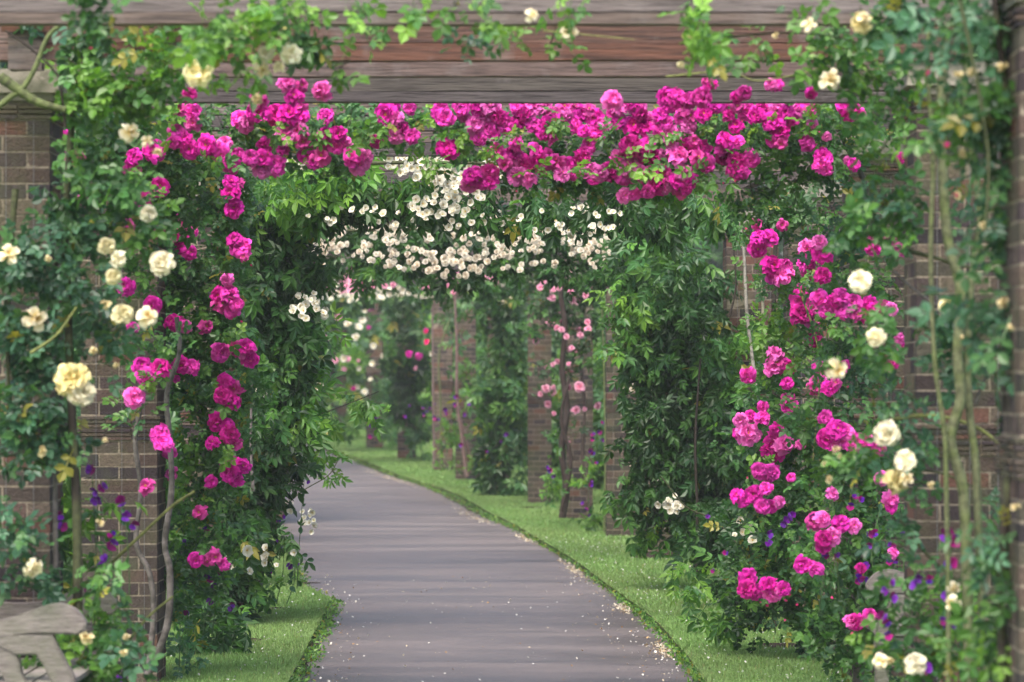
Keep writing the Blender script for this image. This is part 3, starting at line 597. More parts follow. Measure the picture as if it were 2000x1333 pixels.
# magenta rose, right: swags under the beam
top = F([(860, 210, 17), (869, 230, 18), (855, 222, 14), (875, 291, 21), (868, 285, 15), (902, 210, 18), (905, 228, 16), (941, 208, 19), (958, 206, 17), (944, 228, 18), (972, 228, 19), (927, 244, 19), (955, 252, 19), (986, 245, 18), (935, 270, 15), (965, 262, 14), (1011, 210, 18), (1014, 235, 19), (1025, 222, 14), (1042, 208, 18), (1063, 207, 18), (1072, 218, 15), (1042, 245, 18), (1070, 242, 18), (1088, 238, 18), (1077, 263, 19), (1060, 262, 13),
 (1102, 208, 18), (1122, 208, 16), (1133, 221, 18), (1123, 245, 19), (1108, 230, 14), (1151, 213, 17), (1161, 231, 18), (1182, 242, 18), (1165, 259, 19), (1140, 256, 14), (1196, 194, 18), (1210, 210, 19), (1231, 199, 18), (1210, 236, 18), (1245, 209, 18), (1252, 224, 17), (1195, 222, 14), (1238, 245, 20), (1259, 250, 18), (1266, 235, 17), (1291, 224, 17), (1285, 255, 13), (1301, 189, 18), (1322, 193, 18), (1308, 206, 17), (1333, 214, 18), (1343, 242, 19), (1300, 240, 14),
 (1151, 284, 17), (1145, 294, 12), (969, 294, 18), (980, 305, 13), (1007, 280, 15), (1004, 301, 18), (1012, 315, 15), (986, 322, 16), (1021, 322, 17), (1046, 294, 16), (1053, 315, 18), (1067, 312, 18), (1057, 332, 17), (1088, 319, 19), (1109, 322, 18), (1119, 336, 18), (1098, 338, 14), (1137, 312, 18), (1151, 333, 18), (1172, 340, 18), (1189, 336, 17), (1160, 348, 13), (1011, 343, 17), (1032, 350, 14), (920, 343, 19), (916, 361, 18), (937, 352, 19), (958, 336, 17), (957, 355, 15), (930, 335, 13),
 (1210, 312, 19), (1228, 326, 19), (1217, 343, 19), (1231, 284, 20), (1250, 300, 17), (1263, 287, 19), (1277, 305, 18), (1243, 310, 17), (1315, 291, 19), (1312, 266, 18), (1300, 300, 15), (1252, 343, 20), (1252, 363, 19), (1280, 361, 20), (1294, 340, 19), (1312, 350, 18), (1328, 371, 16), (1270, 340, 17), (1221, 382, 14), (1238, 380, 13), (1265, 375, 14), (1295, 368, 15)], 325, 'pink', 1.0, 10)
topR = F([(1318, 187, 16), (1346, 196, 19), (1370, 190, 19), (1388, 163, 14), (1378, 158, 10), (1398, 202, 19), (1409, 203, 16), (1346, 226, 18), (1346, 247, 18), (1375, 222, 17), (1330, 230, 15), (1454, 182, 17), (1440, 207, 18), (1458, 217, 18), (1489, 212, 15), (1475, 226, 16), (1424, 225, 14), (1440, 190, 13), (1517, 166, 14), (1505, 165, 12), (1517, 217, 19), (1510, 238, 19), (1528, 245, 19), (1545, 231, 18), (1524, 258, 17), (1535, 220, 14), (1573, 203, 19), (1562, 214, 16), (1584, 184, 13), (1582, 214, 16), (1647, 207, 16), (1664, 219, 18), (1680, 224, 13),
 (1321, 277, 20), (1325, 301, 19), (1340, 290, 18), (1370, 291, 19), (1363, 308, 19), (1381, 321, 17), (1355, 275, 15), (1437, 245, 17), (1419, 273, 17), (1440, 277, 14), (1416, 305, 19), (1437, 315, 19), (1449, 336, 17), (1465, 312, 17), (1436, 332, 16), (1410, 290, 13), (1510, 277, 16), (1526, 282, 15), (1577, 280, 18), (1587, 247, 13), (1608, 308, 17), (1612, 331, 17), (1604, 322, 15), (1615, 268, 10), (1668, 322, 13), (1657, 316, 9),
 (1328, 350, 19), (1346, 350, 18), (1335, 335, 17), (1340, 370, 14), (1762, 310, 12)], 315, 'pink', 1.0, 10)
rt = F([(1479, 438, 14), (1528, 440, 13), (1481, 462, 17), (1498, 465, 19), (1480, 486, 16), (1510, 519, 18), (1528, 535, 20), (1515, 538, 19), (1534, 520, 16), (1577, 487, 19), (1601, 473, 16), (1608, 493, 17), (1573, 512, 17), (1587, 532, 20), (1608, 538, 17), (1590, 500, 14), (1703, 479, 20), (1731, 458, 14), (1760, 488, 16), (1745, 475, 12),
 (1566, 569, 16), (1563, 591, 19), (1566, 612, 20), (1601, 584, 19), (1586, 626, 18), (1613, 607, 18), (1585, 600, 17), (1643, 580, 18), (1664, 595, 20), (1643, 605, 18), (1689, 605, 19), (1699, 593, 16), (1724, 605, 18), (1740, 605, 13), (1630, 590, 14), (1675, 616, 14), (1591, 661, 16), (1757, 662, 13), (1766, 680, 11), (1738, 708, 19),
 (1514, 690, 15), (1517, 710, 19), (1506, 720, 15), (1544, 717, 14), (1530, 712, 14), (1538, 749, 15), (1461, 735, 18), (1598, 714, 15), (1649, 714, 14), (1598, 749, 19), (1619, 758, 19), (1590, 758, 14), (1632, 748, 12), (1537, 780, 18), (1542, 794, 17), (1490, 796, 13), (1489, 816, 16), (1466, 812, 12), (1446, 822, 16), (1460, 847, 19), (1446, 846, 16), (1474, 849, 13),
 (1517, 841, 17), (1507, 866, 20), (1531, 866, 19), (1517, 882, 18), (1500, 880, 13), (1563, 868, 11), (1612, 815, 13), (1636, 838, 18), (1617, 857, 19), (1652, 843, 17), (1636, 866, 17), (1600, 822, 10), (1678, 864, 18), (1692, 861, 18), (1722, 878, 16), (1708, 866, 16), (1660, 870, 13)], 300, 'pink', 1.02, 12)
rb = F([(1482, 919, 16), (1507, 922, 17), (1495, 924, 14), (1545, 933, 10), (1440, 968, 14), (1454, 975, 15), (1472, 966, 16), (1496, 954, 15), (1489, 989, 18), (1505, 990, 16), (1523, 980, 12), (1626, 964, 15), (1741, 973, 14), (1741, 990, 14), (1773, 1001, 10), (1722, 934, 14), (1591, 1019, 17), (1608, 1013, 17), (1643, 1024, 17), (1668, 1027, 14), (1608, 1052, 18), (1626, 1048, 16), (1610, 1066, 14), (1566, 1104, 17), (1594, 1111, 17), (1583, 1106, 12), (1461, 1129, 15), (1458, 1150, 16), (1474, 1158, 13), (1503, 1143, 18), (1507, 1160, 17), (1530, 1150, 16), (1671, 1216, 16), (1699, 1202, 14), (1688, 1214, 12), (1682, 1110, 11), (1745, 1080, 11), (1662, 1212, 12)], 310, 'pink', 1.04, 8)
rb += F([(1496, 1185, 8), (1538, 1174, 8), (1556, 1182, 6), (1624, 1165, 6), (1660, 1240, 7), (1535, 1210, 6), (1540, 1165, 6)], 310, 'bud')
climber('climbing_rose', (0.6, 18.6, 3.44), 'magenta rose swag hanging thickly from the middle of the beam', GR,
 [(880, 240, 50, 30), (950, 270, 60, 40), (1030, 270, 60, 35, 0, 0, .7), (1100, 290, 60, 40), (1180, 280, 60, 50), (1250, 290, 60, 60), (1310, 250, 50, 50), (1060, 350, 60, 25), (1150, 350, 60, 25), (1270, 370, 60, 30), (990, 330, 50, 25), (1330, 330, 40, 40)], 316, top, [([(820, 195), (960, 200), (1100, 196), (1240, 190), (1350, 185)], 330, 9, C_OLIVE), ([(1000, 200), (1040, 260), (1090, 330)], 325, 5, C_OLIVE), ([(1180, 200), (1220, 280), (1240, 360)], 325, 5, C_OLIVE)],
 pal='rose', lai=1100, size=.10, depth=.13, yellow=.03, fwd=lambda b: 347, over=[(860, 318, 20, 12, 354), (1010, 265, 26, 12, 354), (1190, 268, 22, 14, 354), (1040, 335, 16, 10, 354), (1140, 330, 18, 10, 354), (950, 300, 16, 14, 354), (1090, 225, 14, 10, 354), (1220, 300, 14, 14, 354), (900, 262, 14, 10, 354), (1275, 330, 14, 14, 354)])
climber('climbing_rose', (2.15, 18.9, 0), 'magenta rose on the right covering pier and beam end from top to lawn', GR,
 [(1400, 260, 60, 60), (1480, 260, 60, 50), (1550, 270, 60, 50), (1620, 250, 60, 60), (1680, 260, 50, 50), (1370, 330, 50, 40, 0, 'fresh'), (1470, 370, 50, 40), (1560, 340, 60, 50), (1650, 380, 40, 60, 0, 'blue', .6), (1500, 430, 50, 50, 0, 'dark'), (1560, 430, 50, 50, 0, 'dark'), (1590, 420, 40, 40, 0, 0, .8), (1640, 470, 50, 50, 0, 'blue', .8), (1560, 540, 60, 60), (1630, 560, 50, 50), (1700, 560, 50, 50, 0, 'rose', .8), (1560, 670, 60, 60, 0, 'fresh', .8), (1640, 660, 50, 50, 0, 0, .8), (1500, 640, 40, 50, 0, 'fresh', .5), (1700, 740, 50, 60, 0, 'blue', .8), (1540, 770, 60, 60), (1620, 790, 60, 60), (1690, 830, 50, 50, 0, 'rose'), (1480, 850, 50, 60), (1570, 880, 70, 60), (1660, 910, 70, 60), (1520, 960, 70, 60), (1600, 980, 60, 60, 0, 'fresh', .8), (1690, 1000, 60, 60), (1540, 1060, 60, 50), (1620, 1090, 60, 60), (1700, 1090, 50, 50, 0, 'rose'), (1520, 1150, 60, 50), (1590, 1190, 70, 50), (1670, 1180, 60, 60), (1560, 1230, 50, 25, 0, 'dark'), (1640, 1250, 60, 60), (1690, 1290, 50, 50, 0, 0, .8), (1470, 1120, 50, 40)],
 305, topR+rt[:200], [([(1632, 1333), (1630, 1250), (1640, 1180), (1625, 1100)], 318, 6, C_GREY), ([(1700, 420), (1690, 360), (1660, 300), (1640, 260)], 345, 13, C_GREY2), ([(1513, 1250), (1510, 900), (1512, 560), (1520, 400)], 272, 12, C_DARK), ([(1560, 560), (1600, 700), (1588, 900)], 315, 4, C_YG), ([(1545, 350), (1540, 300), (1610, 330), (1630, 420), (1630, 600)], 300, 5, C_DARK), ([(1615, 300), (1700, 380), (1745, 330)], 320, 6, C_OLIVE)],
 pal='rose', lai=1350, size=.10, depth=.22, yellow=.02, fwd=lambda b: 349 if b[1] < 420 else (345 if b[0] > 1600 else 308), over=[(1330, 262, 16, 12, 356), (1395, 238, 30, 14, 356), (1450, 290, 22, 16, 356), (1480, 255, 16, 12, 356), (1560, 232, 16, 12, 356), (1360, 335, 14, 12, 356), (1530, 190, 20, 12, 356), (1600, 200, 14, 14, 356), (1650, 640, 16, 12, 356), (1560, 700, 16, 14, 320), (1500, 905, 18, 12, 320), (1590, 540, 14, 10, 320)])
climber('climbing_rose', (1.95, 19.3, 0), 'low magenta rose at the right pier foot, above the lawn', GR, [(1500, 1000, 60, 50), (1460, 1060, 50, 50, 0, 'dark'), (1440, 1150, 40, 40, 0, 'dark'), (1480, 1200, 50, 35, 0, 'dark')], 300, rb,
 [([(1560, 1260), (1540, 1120), (1500, 1000), (1470, 960)], 300, 5, C_OLIVE), ([(1575, 1260), (1600, 1150), (1620, 1050)], 300, 5, C_OLIVE)], pal='rose', lai=1200, size=.10, depth=.22, yellow=.02, fwd=lambda b: 352 if len(b) > 4 and isinstance(b[-1], str) and b[-1] in ('pink', 'bud') else 302)

# cream rose on the near right pier
crR = F([(1680, 550, 23), (1710, 660, 20), (1733, 848, 22), (1767, 900, 20), (1752, 940, 22), (1788, 1296, 22), (1680, 45, 18), (1848, 595, 14), (1330, 127, 8)], 435, 'cream')+F([(1622, 155, 21), (1636, 722, 20), (1110, 62, 19), (1738, 836, 16), (1860, 1180, 15), (1718, 1290, 15), (1772, 935, 14), (1688, 35, 13), (1580, 48, 12), (1040, 28, 15), (1865, 1150, 12), (1972, 900, 10)], 435, 'open') \
    +F([(1632, 877, 10), (1822, 290, 10), (1870, 380, 12), (1620, 935, 9), (1818, 950, 9), (1515, 68, 8), (1740, 1290, 9), (1880, 660, 8), (1640, 890, 7), (1610, 905, 7)], 435, 'faded')
climber('climbing_rose', (2.1, FP/440, 0), 'cream rose with three thick green stems on the near right pier', GR,
 [(960, 50, 14, 20, 470, 'fresh', .6), (900, 75, 30, 20, 470, 'blue', .8), (1010, 62, 20, 20, 470, 'fresh', .6), (1075, 80, 22, 25, 470, 'fresh', .7), (1120, 12, 60, 10, 475, 'fresh', .9), (1380, 55, 55, 35, 470, 'fresh', .8), (1400, 90, 40, 22, 460, 'rose', .8), (1330, 30, 40, 15, 470, 'fresh', .5), (1480, 85, 30, 20, 460, 'fresh', .5), (1560, 30, 40, 25, 460, 'rose', .6), (1620, 80, 60, 40, 0, 'rose', .8), (1700, 60, 60, 40, 0, 'rose', .9), (1760, 30, 60, 30, 0, 'blue'), (1660, 130, 60, 40, 0, 'fresh', .9), (1720, 160, 50, 50, 0, 'rose', .9), (1690, 220, 40, 40, 0, 'rose', .7), (1740, 240, 30, 40, 0, 'fresh', .6), (1720, 290, 25, 25, 0, 'fresh', .7),
  (1700, 370, 30, 20, 0, 'blue', .9), (1680, 440, 50, 25, 0, 'rose', .7), (1730, 410, 50, 35, 0, 'rose', .9), (1780, 380, 40, 40, 0, 'blue', .8), (1760, 460, 50, 30, 0, 'rose', .7), (1850, 400, 40, 30, 0, 'blue', .4), (1800, 620, 50, 40, 0, 'blue', .9), (1870, 640, 60, 40, 0, 'blue', .9), (1840, 700, 60, 35, 0, 'blue', .9), (1780, 780, 50, 30, 0, 'blue', .6), (1940, 740, 30, 30, 0, 'blue', .4), (1700, 620, 50, 40, 0, 'rose', .5), (1690, 700, 40, 30, 0, 'rose', .5), (1740, 780, 40, 40, 0, 'blue', .6), (1680, 910, 50, 40, 0, 'rose', .6), (1740, 900, 40, 40, 0, 'blue', .5), (1780, 880, 40, 30, 0, 'blue', .8), (1800, 955, 26, 16, 0, 'rose', .3), (1760, 1060, 40, 40, 0, 'blue', .4), (1930, 1040, 30, 60, 0, 'blue', .4), (1800, 1170, 60, 60, 0, 'rose', .6), (1870, 1240, 60, 60, 0, 'fresh', .7), (1705, 1270, 16, 30, 0, 'fresh', .5), (1820, 1300, 70, 50, 0, 'rose', .8), (1750, 1180, 20, 20, 0, 'rose', .3)],
 440, crR, [([(1852, 1380), (1852, 1150), (1848, 950), (1845, 850), (1825, 700), (1818, 500), (1822, 300), (1812, 150), (1815, 40)], 474, 10, (.14, .155, .075), C_GREEN, 'stem', .9), ([(1895, 1380), (1888, 1100), (1880, 950), (1856, 860), (1876, 780), (1870, 690), (1876, 570), (1852, 470), (1842, 350), (1838, 200), (1850, 60)], 472, 22, (.15, .165, .085), C_GREEN, 'stem', .9), ([(1925, 1380), (1912, 1050), (1905, 900), (1892, 790), (1890, 690), (1896, 560), (1915, 430), (1900, 300), (1885, 170), (1900, 50)], 470, 16, (.14, .155, .08), C_GREEN, 'stem', .9),
  ([(1765, 488), (1830, 505), (1890, 522), (1968, 532)], 452, 9, C_OLIVE), ([(1740, 820), (1800, 812), (1860, 818), (1920, 842), (1968, 885)], 455, 9, C_YG), ([(1745, 530), (1790, 570), (1850, 610), (1900, 650)], 450, 6, C_GREY), ([(1770, 915), (1840, 925), (1910, 955)], 452, 6, C_OLIVE), ([(1330, 85), (1450, 70), (1560, 65), (1660, 80), (1760, 130)], 468, 4, C_OLIVE), ([(1300, 150), (1420, 140), (1480, 158), (1580, 140), (1660, 110)], 440, 4, C_YG), ([(1060, 60), (1160, 70), (1240, 78)], 474, 3, C_YG), ([(1750, 1000), (1790, 1060), (1850, 1120), (1910, 1160)], 452, 8, C_OLIVE), ([(1905, 790), (1925, 740), (1960, 720)], 452, 7, C_GREY), ([(1780, 115), (1700, 150), (1600, 190), (1560, 240)], 450, 3, C_GREY)],
 pal='blue', lai=1350, size=.105, depth=.12, cs=.055, yellow=.02, fwd=lambda b: 486 if b[1] < 62 else 455)
climber('climbing_rose', (2.0, FP/545, 0), 'blurred rose with drooping leaves crowding the right frame edge', GR,
 [(1870, 50, 60, 60), (1940, 80, 70, 90, 0, 'dark'), (1900, 190, 60, 60), (1960, 220, 60, 80, 0, 'dark'), (1850, 230, 30, 40, 0, 'fresh', .8), (1930, 330, 56, 50), (1930, 430, 36, 40, 0, 'rose', .6), (1965, 480, 30, 50, 0, 0, .8), (1930, 600, 60, 40), (1960, 670, 40, 50), (1985, 800, 25, 60, 0, 0, .5), (1960, 1040, 50, 60), (1940, 1130, 50, 50, 0, 'rose', .8), (1930, 1260, 60, 70, 0, 'fresh', .8), (1980, 600, 40, 60, 0, 0, .8)],
 545, F([(1880, 300, 13), (1960, 590, 14), (1975, 640, 10), (1900, 140, 13), (1960, 130, 12), (1870, 145, 12), (1920, 440, 12), (1985, 990, 12)], 545, 'faded')+F([(1808, 148, 10), (1850, 290, 11), (1865, 385, 9)], 545, 'bud'), [([(1960, 1340), (1955, 1100), (1985, 800), (1990, 500), (1965, 200), (1940, -20)], 548, 20, C_OLIVE, C_DARK), ([(1870, -20), (1900, 120), (1930, 300), (1925, 450)], 560, 8, C_OLIVE)],
 pal='blue', T=T_ROSE3, size=.145, lai=900, depth=.12, cs=.05, yellow=.012)

# dark ramblers, left and right
wl = fill(603, 610, 34, 28, 26, 15, 265, 'white')+fill(590, 580, 14, 14, 6, 13, 262, 'white')+fill(620, 750, 14, 14, 6, 12, 250, 'white')+F([(482, 1075, 11), (520, 1070, 9), (520, 1088, 9), (440, 1090, 8), (458, 1107, 10), (486, 1116, 9), (518, 1100, 8), (575, 1080, 8), (567, 998, 8), (540, 1105, 6)], 300, 'white')+fill(600, 1020, 16, 26, 14, 13, 240, 'white')+fill(560, 990, 20, 12, 6, 11, 250, 'blush')+fill(650, 430, 12, 20, 6, 13, 262, 'white')+fill(500, 770, 20, 20, 4, 11, 265, 'white')
climber('rambler_rose', (-2.2, 22.6, 0), 'dark leafy rambler filling the left side down to the grass', GR,
 [(500, 430, 60, 60), (560, 400, 60, 50, 0, 'fresh'), (600, 370, 60, 40, 275, 'fresh'), (660, 350, 50, 40, 275, 'fresh'), (500, 540, 60, 70), (560, 520, 60, 60), (540, 640, 60, 70), (500, 720, 60, 70), (560, 720, 44, 60, 0, 'rose', .8), (645, 650, 22, 30, 240, 'fresh', .5), (600, 740, 34, 40, 0, 'fresh', .5), (520, 830, 60, 60), (560, 820, 44, 50, 0, 'fresh', .8), (620, 800, 26, 26, 240, 'fresh', .4), (530, 890, 48, 46), (585, 870, 24, 30, 240, 0, .5), (485, 950, 52, 50), (550, 950, 26, 26, 0, 0, .5), (450, 1010, 56, 50), (495, 1030, 36, 36), (420, 1080, 60, 60), (450, 1110, 44, 44, 0, 'rose'), (500, 1110, 26, 26, 0, 'rose', .3), (410, 1215, 50, 34, 300, 'dark'), (450, 1230, 36, 24, 296, 'dark'), (440, 1160, 50, 60), (400, 1190, 50, 55, 0, 'rose'), (450, 1215, 50, 32, 0, 'dark'), (390, 1120, 40, 60), (545, 1070, 20, 24, 0, 'rose', .25), (480, 900, 50, 70), (470, 800, 40, 60), (700, 800, 36, 8, 235, 'fresh', .8), (720, 775, 20, 10, 235, 'fresh', 1.0), (650, 920, 12, 14, 235, 'fresh', .7), (640, 880, 14, 10, 235, 'fresh', .7), (490, 1150, 18, 34, 0, 'rose', .3), (510, 620, 50, 60, 255), (480, 480, 50, 60, 255)],
 268, wl, [([(565, 900), (580, 810), (600, 720), (610, 620), (612, 540), (615, 500)], 258, 5, C_DARK), ([(560, 815), (620, 810), (690, 785), (740, 765)], 240, 2.5, C_DARK), ([(494, 960), (490, 860), (492, 740)], 281, 7, C_GREY), ([(545, 1000), (590, 960), (640, 930), (660, 900)], 240, 2.5, C_OLIVE)],
 pal='dark', T=T_LONG, size=.135, lai=1300, depth=.34, yellow=.006, axis=(0, 0, -.9), nrm=(0, -.9, .5))
wr = fill(1312, 985, 26, 18, 22, 14, 235, 'white')+F([(1470, 1032, 9), (1495, 1026, 10), (1470, 1056, 9), (1450, 1040, 7), (1520, 1002, 9), (1446, 1018, 8), (1435, 1046, 6)], 300, 'white')+F([(1343, 521, 7), (1378, 565, 8), (1390, 550, 8), (1370, 572, 7), (1327, 650, 7), (1240, 920, 9), (1280, 938, 9), (1278, 850, 11), (1240, 760, 10), (1255, 752, 9), (1225, 756, 9), (1268, 825, 8), (1250, 965, 9), (1275, 970, 7), (1237, 905, 9), (1258, 912, 8), (1275, 770, 8), (1288, 858, 8), (1355, 840, 7), (1228, 740, 8), (1330, 710, 6), (1382, 580, 6)], 222, 'blush', 1.15)
climber('rambler_rose', (1.75, 26.5, 0), 'dark leafy rambler filling the right side beside the reddish brick pier', GR,
 [(1280, 450, 60, 40, 0, 'rose'), (1240, 520, 60, 40), (1320, 520, 60, 50, 240, 'rose', .7), (1300, 600, 60, 60), (1360, 620, 50, 60), (1240, 610, 40, 50, 0, 'fresh', .7), (1320, 700, 60, 60, 0, 'dark'), (1390, 700, 50, 50, 0, 'rose'), (1260, 700, 50, 50, 0, 'rose', .8), (1300, 800, 70, 60), (1390, 790, 60, 60), (1440, 740, 40, 50, 0, 'rose', .8), (1270, 880, 50, 60), (1350, 890, 60, 60), (1420, 880, 50, 60), (1300, 960, 60, 50), (1390, 970, 60, 50), (1450, 940, 50, 50), (1340, 1030, 50, 50, 0, 'rose', .8), (1410, 1050, 60, 50, 250), (1450, 1120, 40, 40, 270), (1380, 1120, 50, 30, 260, 'fresh', .4), (1340, 1150, 40, 16, 280, 'fresh', .5), (1400, 1210, 40, 24, 300, 'fresh', .7), (1220, 640, 26, 60, 0, 'fresh', .5), (1230, 960, 26, 30, 0, 'rose', .6), (1280, 1040, 26, 40, 0, 'fresh', .5), (1470, 640, 20, 50, 0, 'fresh', .6), (1400, 540, 16, 60, 0, 0, .8), (1330, 420, 60, 30, 0, 'rose')],
 232, wr, [([(1478, 760), (1468, 690), (1458, 600), (1452, 480), (1440, 430)], 242, 8, (.30, .28, .24)), ([(1492, 700), (1490, 600), (1488, 540)], 242, 8, (.27, .25, .18)), ([(1425, 620), (1437, 560), (1432, 480), (1420, 400)], 246, 4, C_DARK), ([(1360, 1130), (1362, 1000), (1358, 860), (1368, 700)], 236, 7, C_DARK), ([(1500, 500), (1520, 560), (1540, 620)], 246, 3, C_DARK), ([(1470, 1100), (1400, 1020), (1340, 990), (1290, 930)], 260, 4, C_OLIVE)],
 pal='dark', T=T_LONG, size=.135, lai=1250, depth=.32, yellow=.006, axis=(0, 0, -.9), nrm=(0, -.9, .5))

# overhead masses
wt = fill(830, 320, 60, 34, 60, 17, 276, 'white')+fill(895, 375, 50, 40, 60, 17, 274, 'white')+fill(770, 300, 30, 30, 18, 16, 276, 'white')+fill(865, 270, 60, 16, 22, 16, 276, 'white')+fill(840, 390, 40, 40, 30, 15, 270, 'white')+fill(1130, 430, 40, 30, 20, 13, 262, 'white')+fill(960, 330, 50, 20, 14, 16, 274, 'white')+fill(1230, 350, 60, 16, 8, 14, 274, 'white')+fill(580, 310, 20, 24, 8, 12, 276, 'white')+fill(700, 425, 110, 26, 46, 13, 268, 'white')+fill(1110, 430, 130, 30, 50, 13, 268, 'white')+fill(900, 425, 90, 24, 30, 14, 268, 'white')+fill(620, 590, 16, 20, 6, 13, 266, 'white')
climber('rambler_rose', (-.2, 21.9, 3.44), 'white single-flowered rambler massed overhead behind the magenta swag', GR,
 [(560, 350, 50, 40, 0, 'fresh'), (640, 350, 50, 40, 0, 'fresh'), (720, 340, 50, 40, 0, 'fresh'), (600, 390, 60, 36, 0, 'rose'), (700, 390, 60, 34), (780, 380, 60, 34), (860, 400, 60, 36), (960, 400, 60, 34, 0, 'dark'), (930, 300, 60, 40, 0, 'rose'), (1050, 390, 60, 34), (1140, 390, 60, 34), (1080, 410, 50, 30, 0, 'rose', .5), (1230, 390, 60, 36), (1310, 400, 60, 50, 0, 'dark'), (1380, 390, 50, 50, 0, 'rose'), (800, 340, 60, 40, 0, 'fresh', .6), (1200, 340, 60, 30)],
 272, wt, [([(560, 330), (700, 320), (860, 318), (1050, 322), (1300, 330)], 282, 8, C_OLIVE)], pal='dark', T=T_LONG, size=.14, lai=620, depth=.18, axis=(0, 0, -1.2), nrm=(0, -.8, .6), ja=.7, yellow=.004, front=1.7)
cb = []
for (x, y, rx, ry, n) in [(600, 480, 26, 16, 14), (640, 495, 24, 12, 10), (680, 470, 22, 22, 12), (745, 478, 26, 18, 18), (780, 500, 26, 12, 12), (800, 455, 22, 18, 8), (870, 480, 30, 22, 18), (860, 510, 16, 10, 8), (940, 480, 28, 18, 16), (990, 450, 22, 20, 14), (1010, 495, 30, 16, 12), (1080, 480, 24, 22, 12), (1130, 465, 22, 18, 12), (1160, 490, 26, 16, 10), (1060, 440, 30, 20, 8), (1190, 432, 18, 14, 9), (1200, 475, 22, 16, 8), (1295, 408, 10, 14, 5), (580, 520, 20, 14, 7), (720, 440, 30, 16, 6), (910, 510, 20, 14, 7), (1220, 430, 16, 26, 6)]:
    cb += fill(x, y, rx+20, ry+20, int(n*1.8), random.uniform(11, 14), 205, 'blush', 4)
climber('rambler_rose', (-.6, 30.5, 3.44), 'cream double rambler forming the second flowery band overhead', GR,
 [(600, 450, 60, 36), (680, 450, 60, 36), (760, 460, 60, 36), (840, 470, 60, 36), (920, 470, 60, 36), (1000, 470, 60, 36), (1080, 470, 60, 36), (1160, 470, 60, 36), (1230, 480, 60, 46), (1290, 470, 50, 40), (620, 510, 50, 30), (720, 510, 60, 24, 0, 'rose'), (820, 520, 60, 24), (920, 525, 60, 24), (1020, 515, 60, 24, 0, 'rose'), (1110, 520, 50, 20), (1200, 520, 60, 30, 0, 'rose'), (560, 460, 50, 60, 0, 'dark'), (1260, 560, 40, 50, 0, 'dark')],
 200, cb, [([(560, 455), (800, 448), (1050, 452), (1280, 456)], 208, 6, C_OLIVE)], pal='dark', T=T_LONG, front=1.5, size=.14, lai=760, depth=.3, axis=(0, 0, -.9), nrm=(0, -.8, .6), yellow=.004)
pb = fill(690, 555, 90, 16, 50, 12, 140, 'palepink')+fill(700, 565, 100, 14, 22, 12, 138, 'white')+fill(880, 560, 60, 12, 16, 11, 140, 'palepink')+fill(590, 560, 40, 20, 16, 12, 140, 'palepink')+fill(880, 545, 26, 10, 10, 11, 140, 'palepink')+fill(960, 548, 20, 12, 10, 10, 140, 'palepink')+fill(640, 530, 50, 16, 12, 11, 145, 'palepink')+fill(1120, 530, 30, 14, 8, 11, 150, 'palepink')+fill(600, 550, 30, 16, 10, 13, 145, 'blush')
climber('rambler_rose', (-1.0, 43.5, 3.44), 'pale pink rambler forming the third flowery band overhead', GR,
 [(640, 520, 80, 30), (760, 530, 60, 28), (860, 545, 60, 26), (960, 545, 60, 26), (1060, 530, 60, 30, 0, 'far'), (1150, 530, 60, 40, 0, 'far'), (570, 540, 50, 50), (1200, 590, 30, 50, 160, 'fresh', .6)], 142, pb, [([(560, 525), (800, 528), (1150, 525)], 146, 4, C_OLIVE)], pal='rose', T=T_LONG, size=.17, lai=700, depth=.4, yellow=.004, front=1.6)
fb = fill(745, 575, 34, 9, 22, 13, 112, 'white')+fill(670, 578, 44, 10, 22, 13, 112, 'white')+fill(815, 575, 34, 8, 18, 13, 112, 'blush')+fill(595, 570, 34, 16, 16, 13, 110, 'white')+fill(660, 562, 70, 12, 26, 10, 112, 'palepink')+fill(880, 575, 30, 8, 10, 11, 114, 'white')
climber('rambler_rose', (-2.4, 62, 3.44), 'farthest white and pink swags under the end beams', GR, [(620, 560, 80, 26), (720, 560, 70, 24), (820, 564, 70, 22), (900, 562, 60, 20), (560, 600, 60, 50), (660, 590, 50, 12), (760, 580, 50, 10)], 108, fb, pal='far', T=T_LONG, size=.2, lai=700, depth=.6, front=1.5)

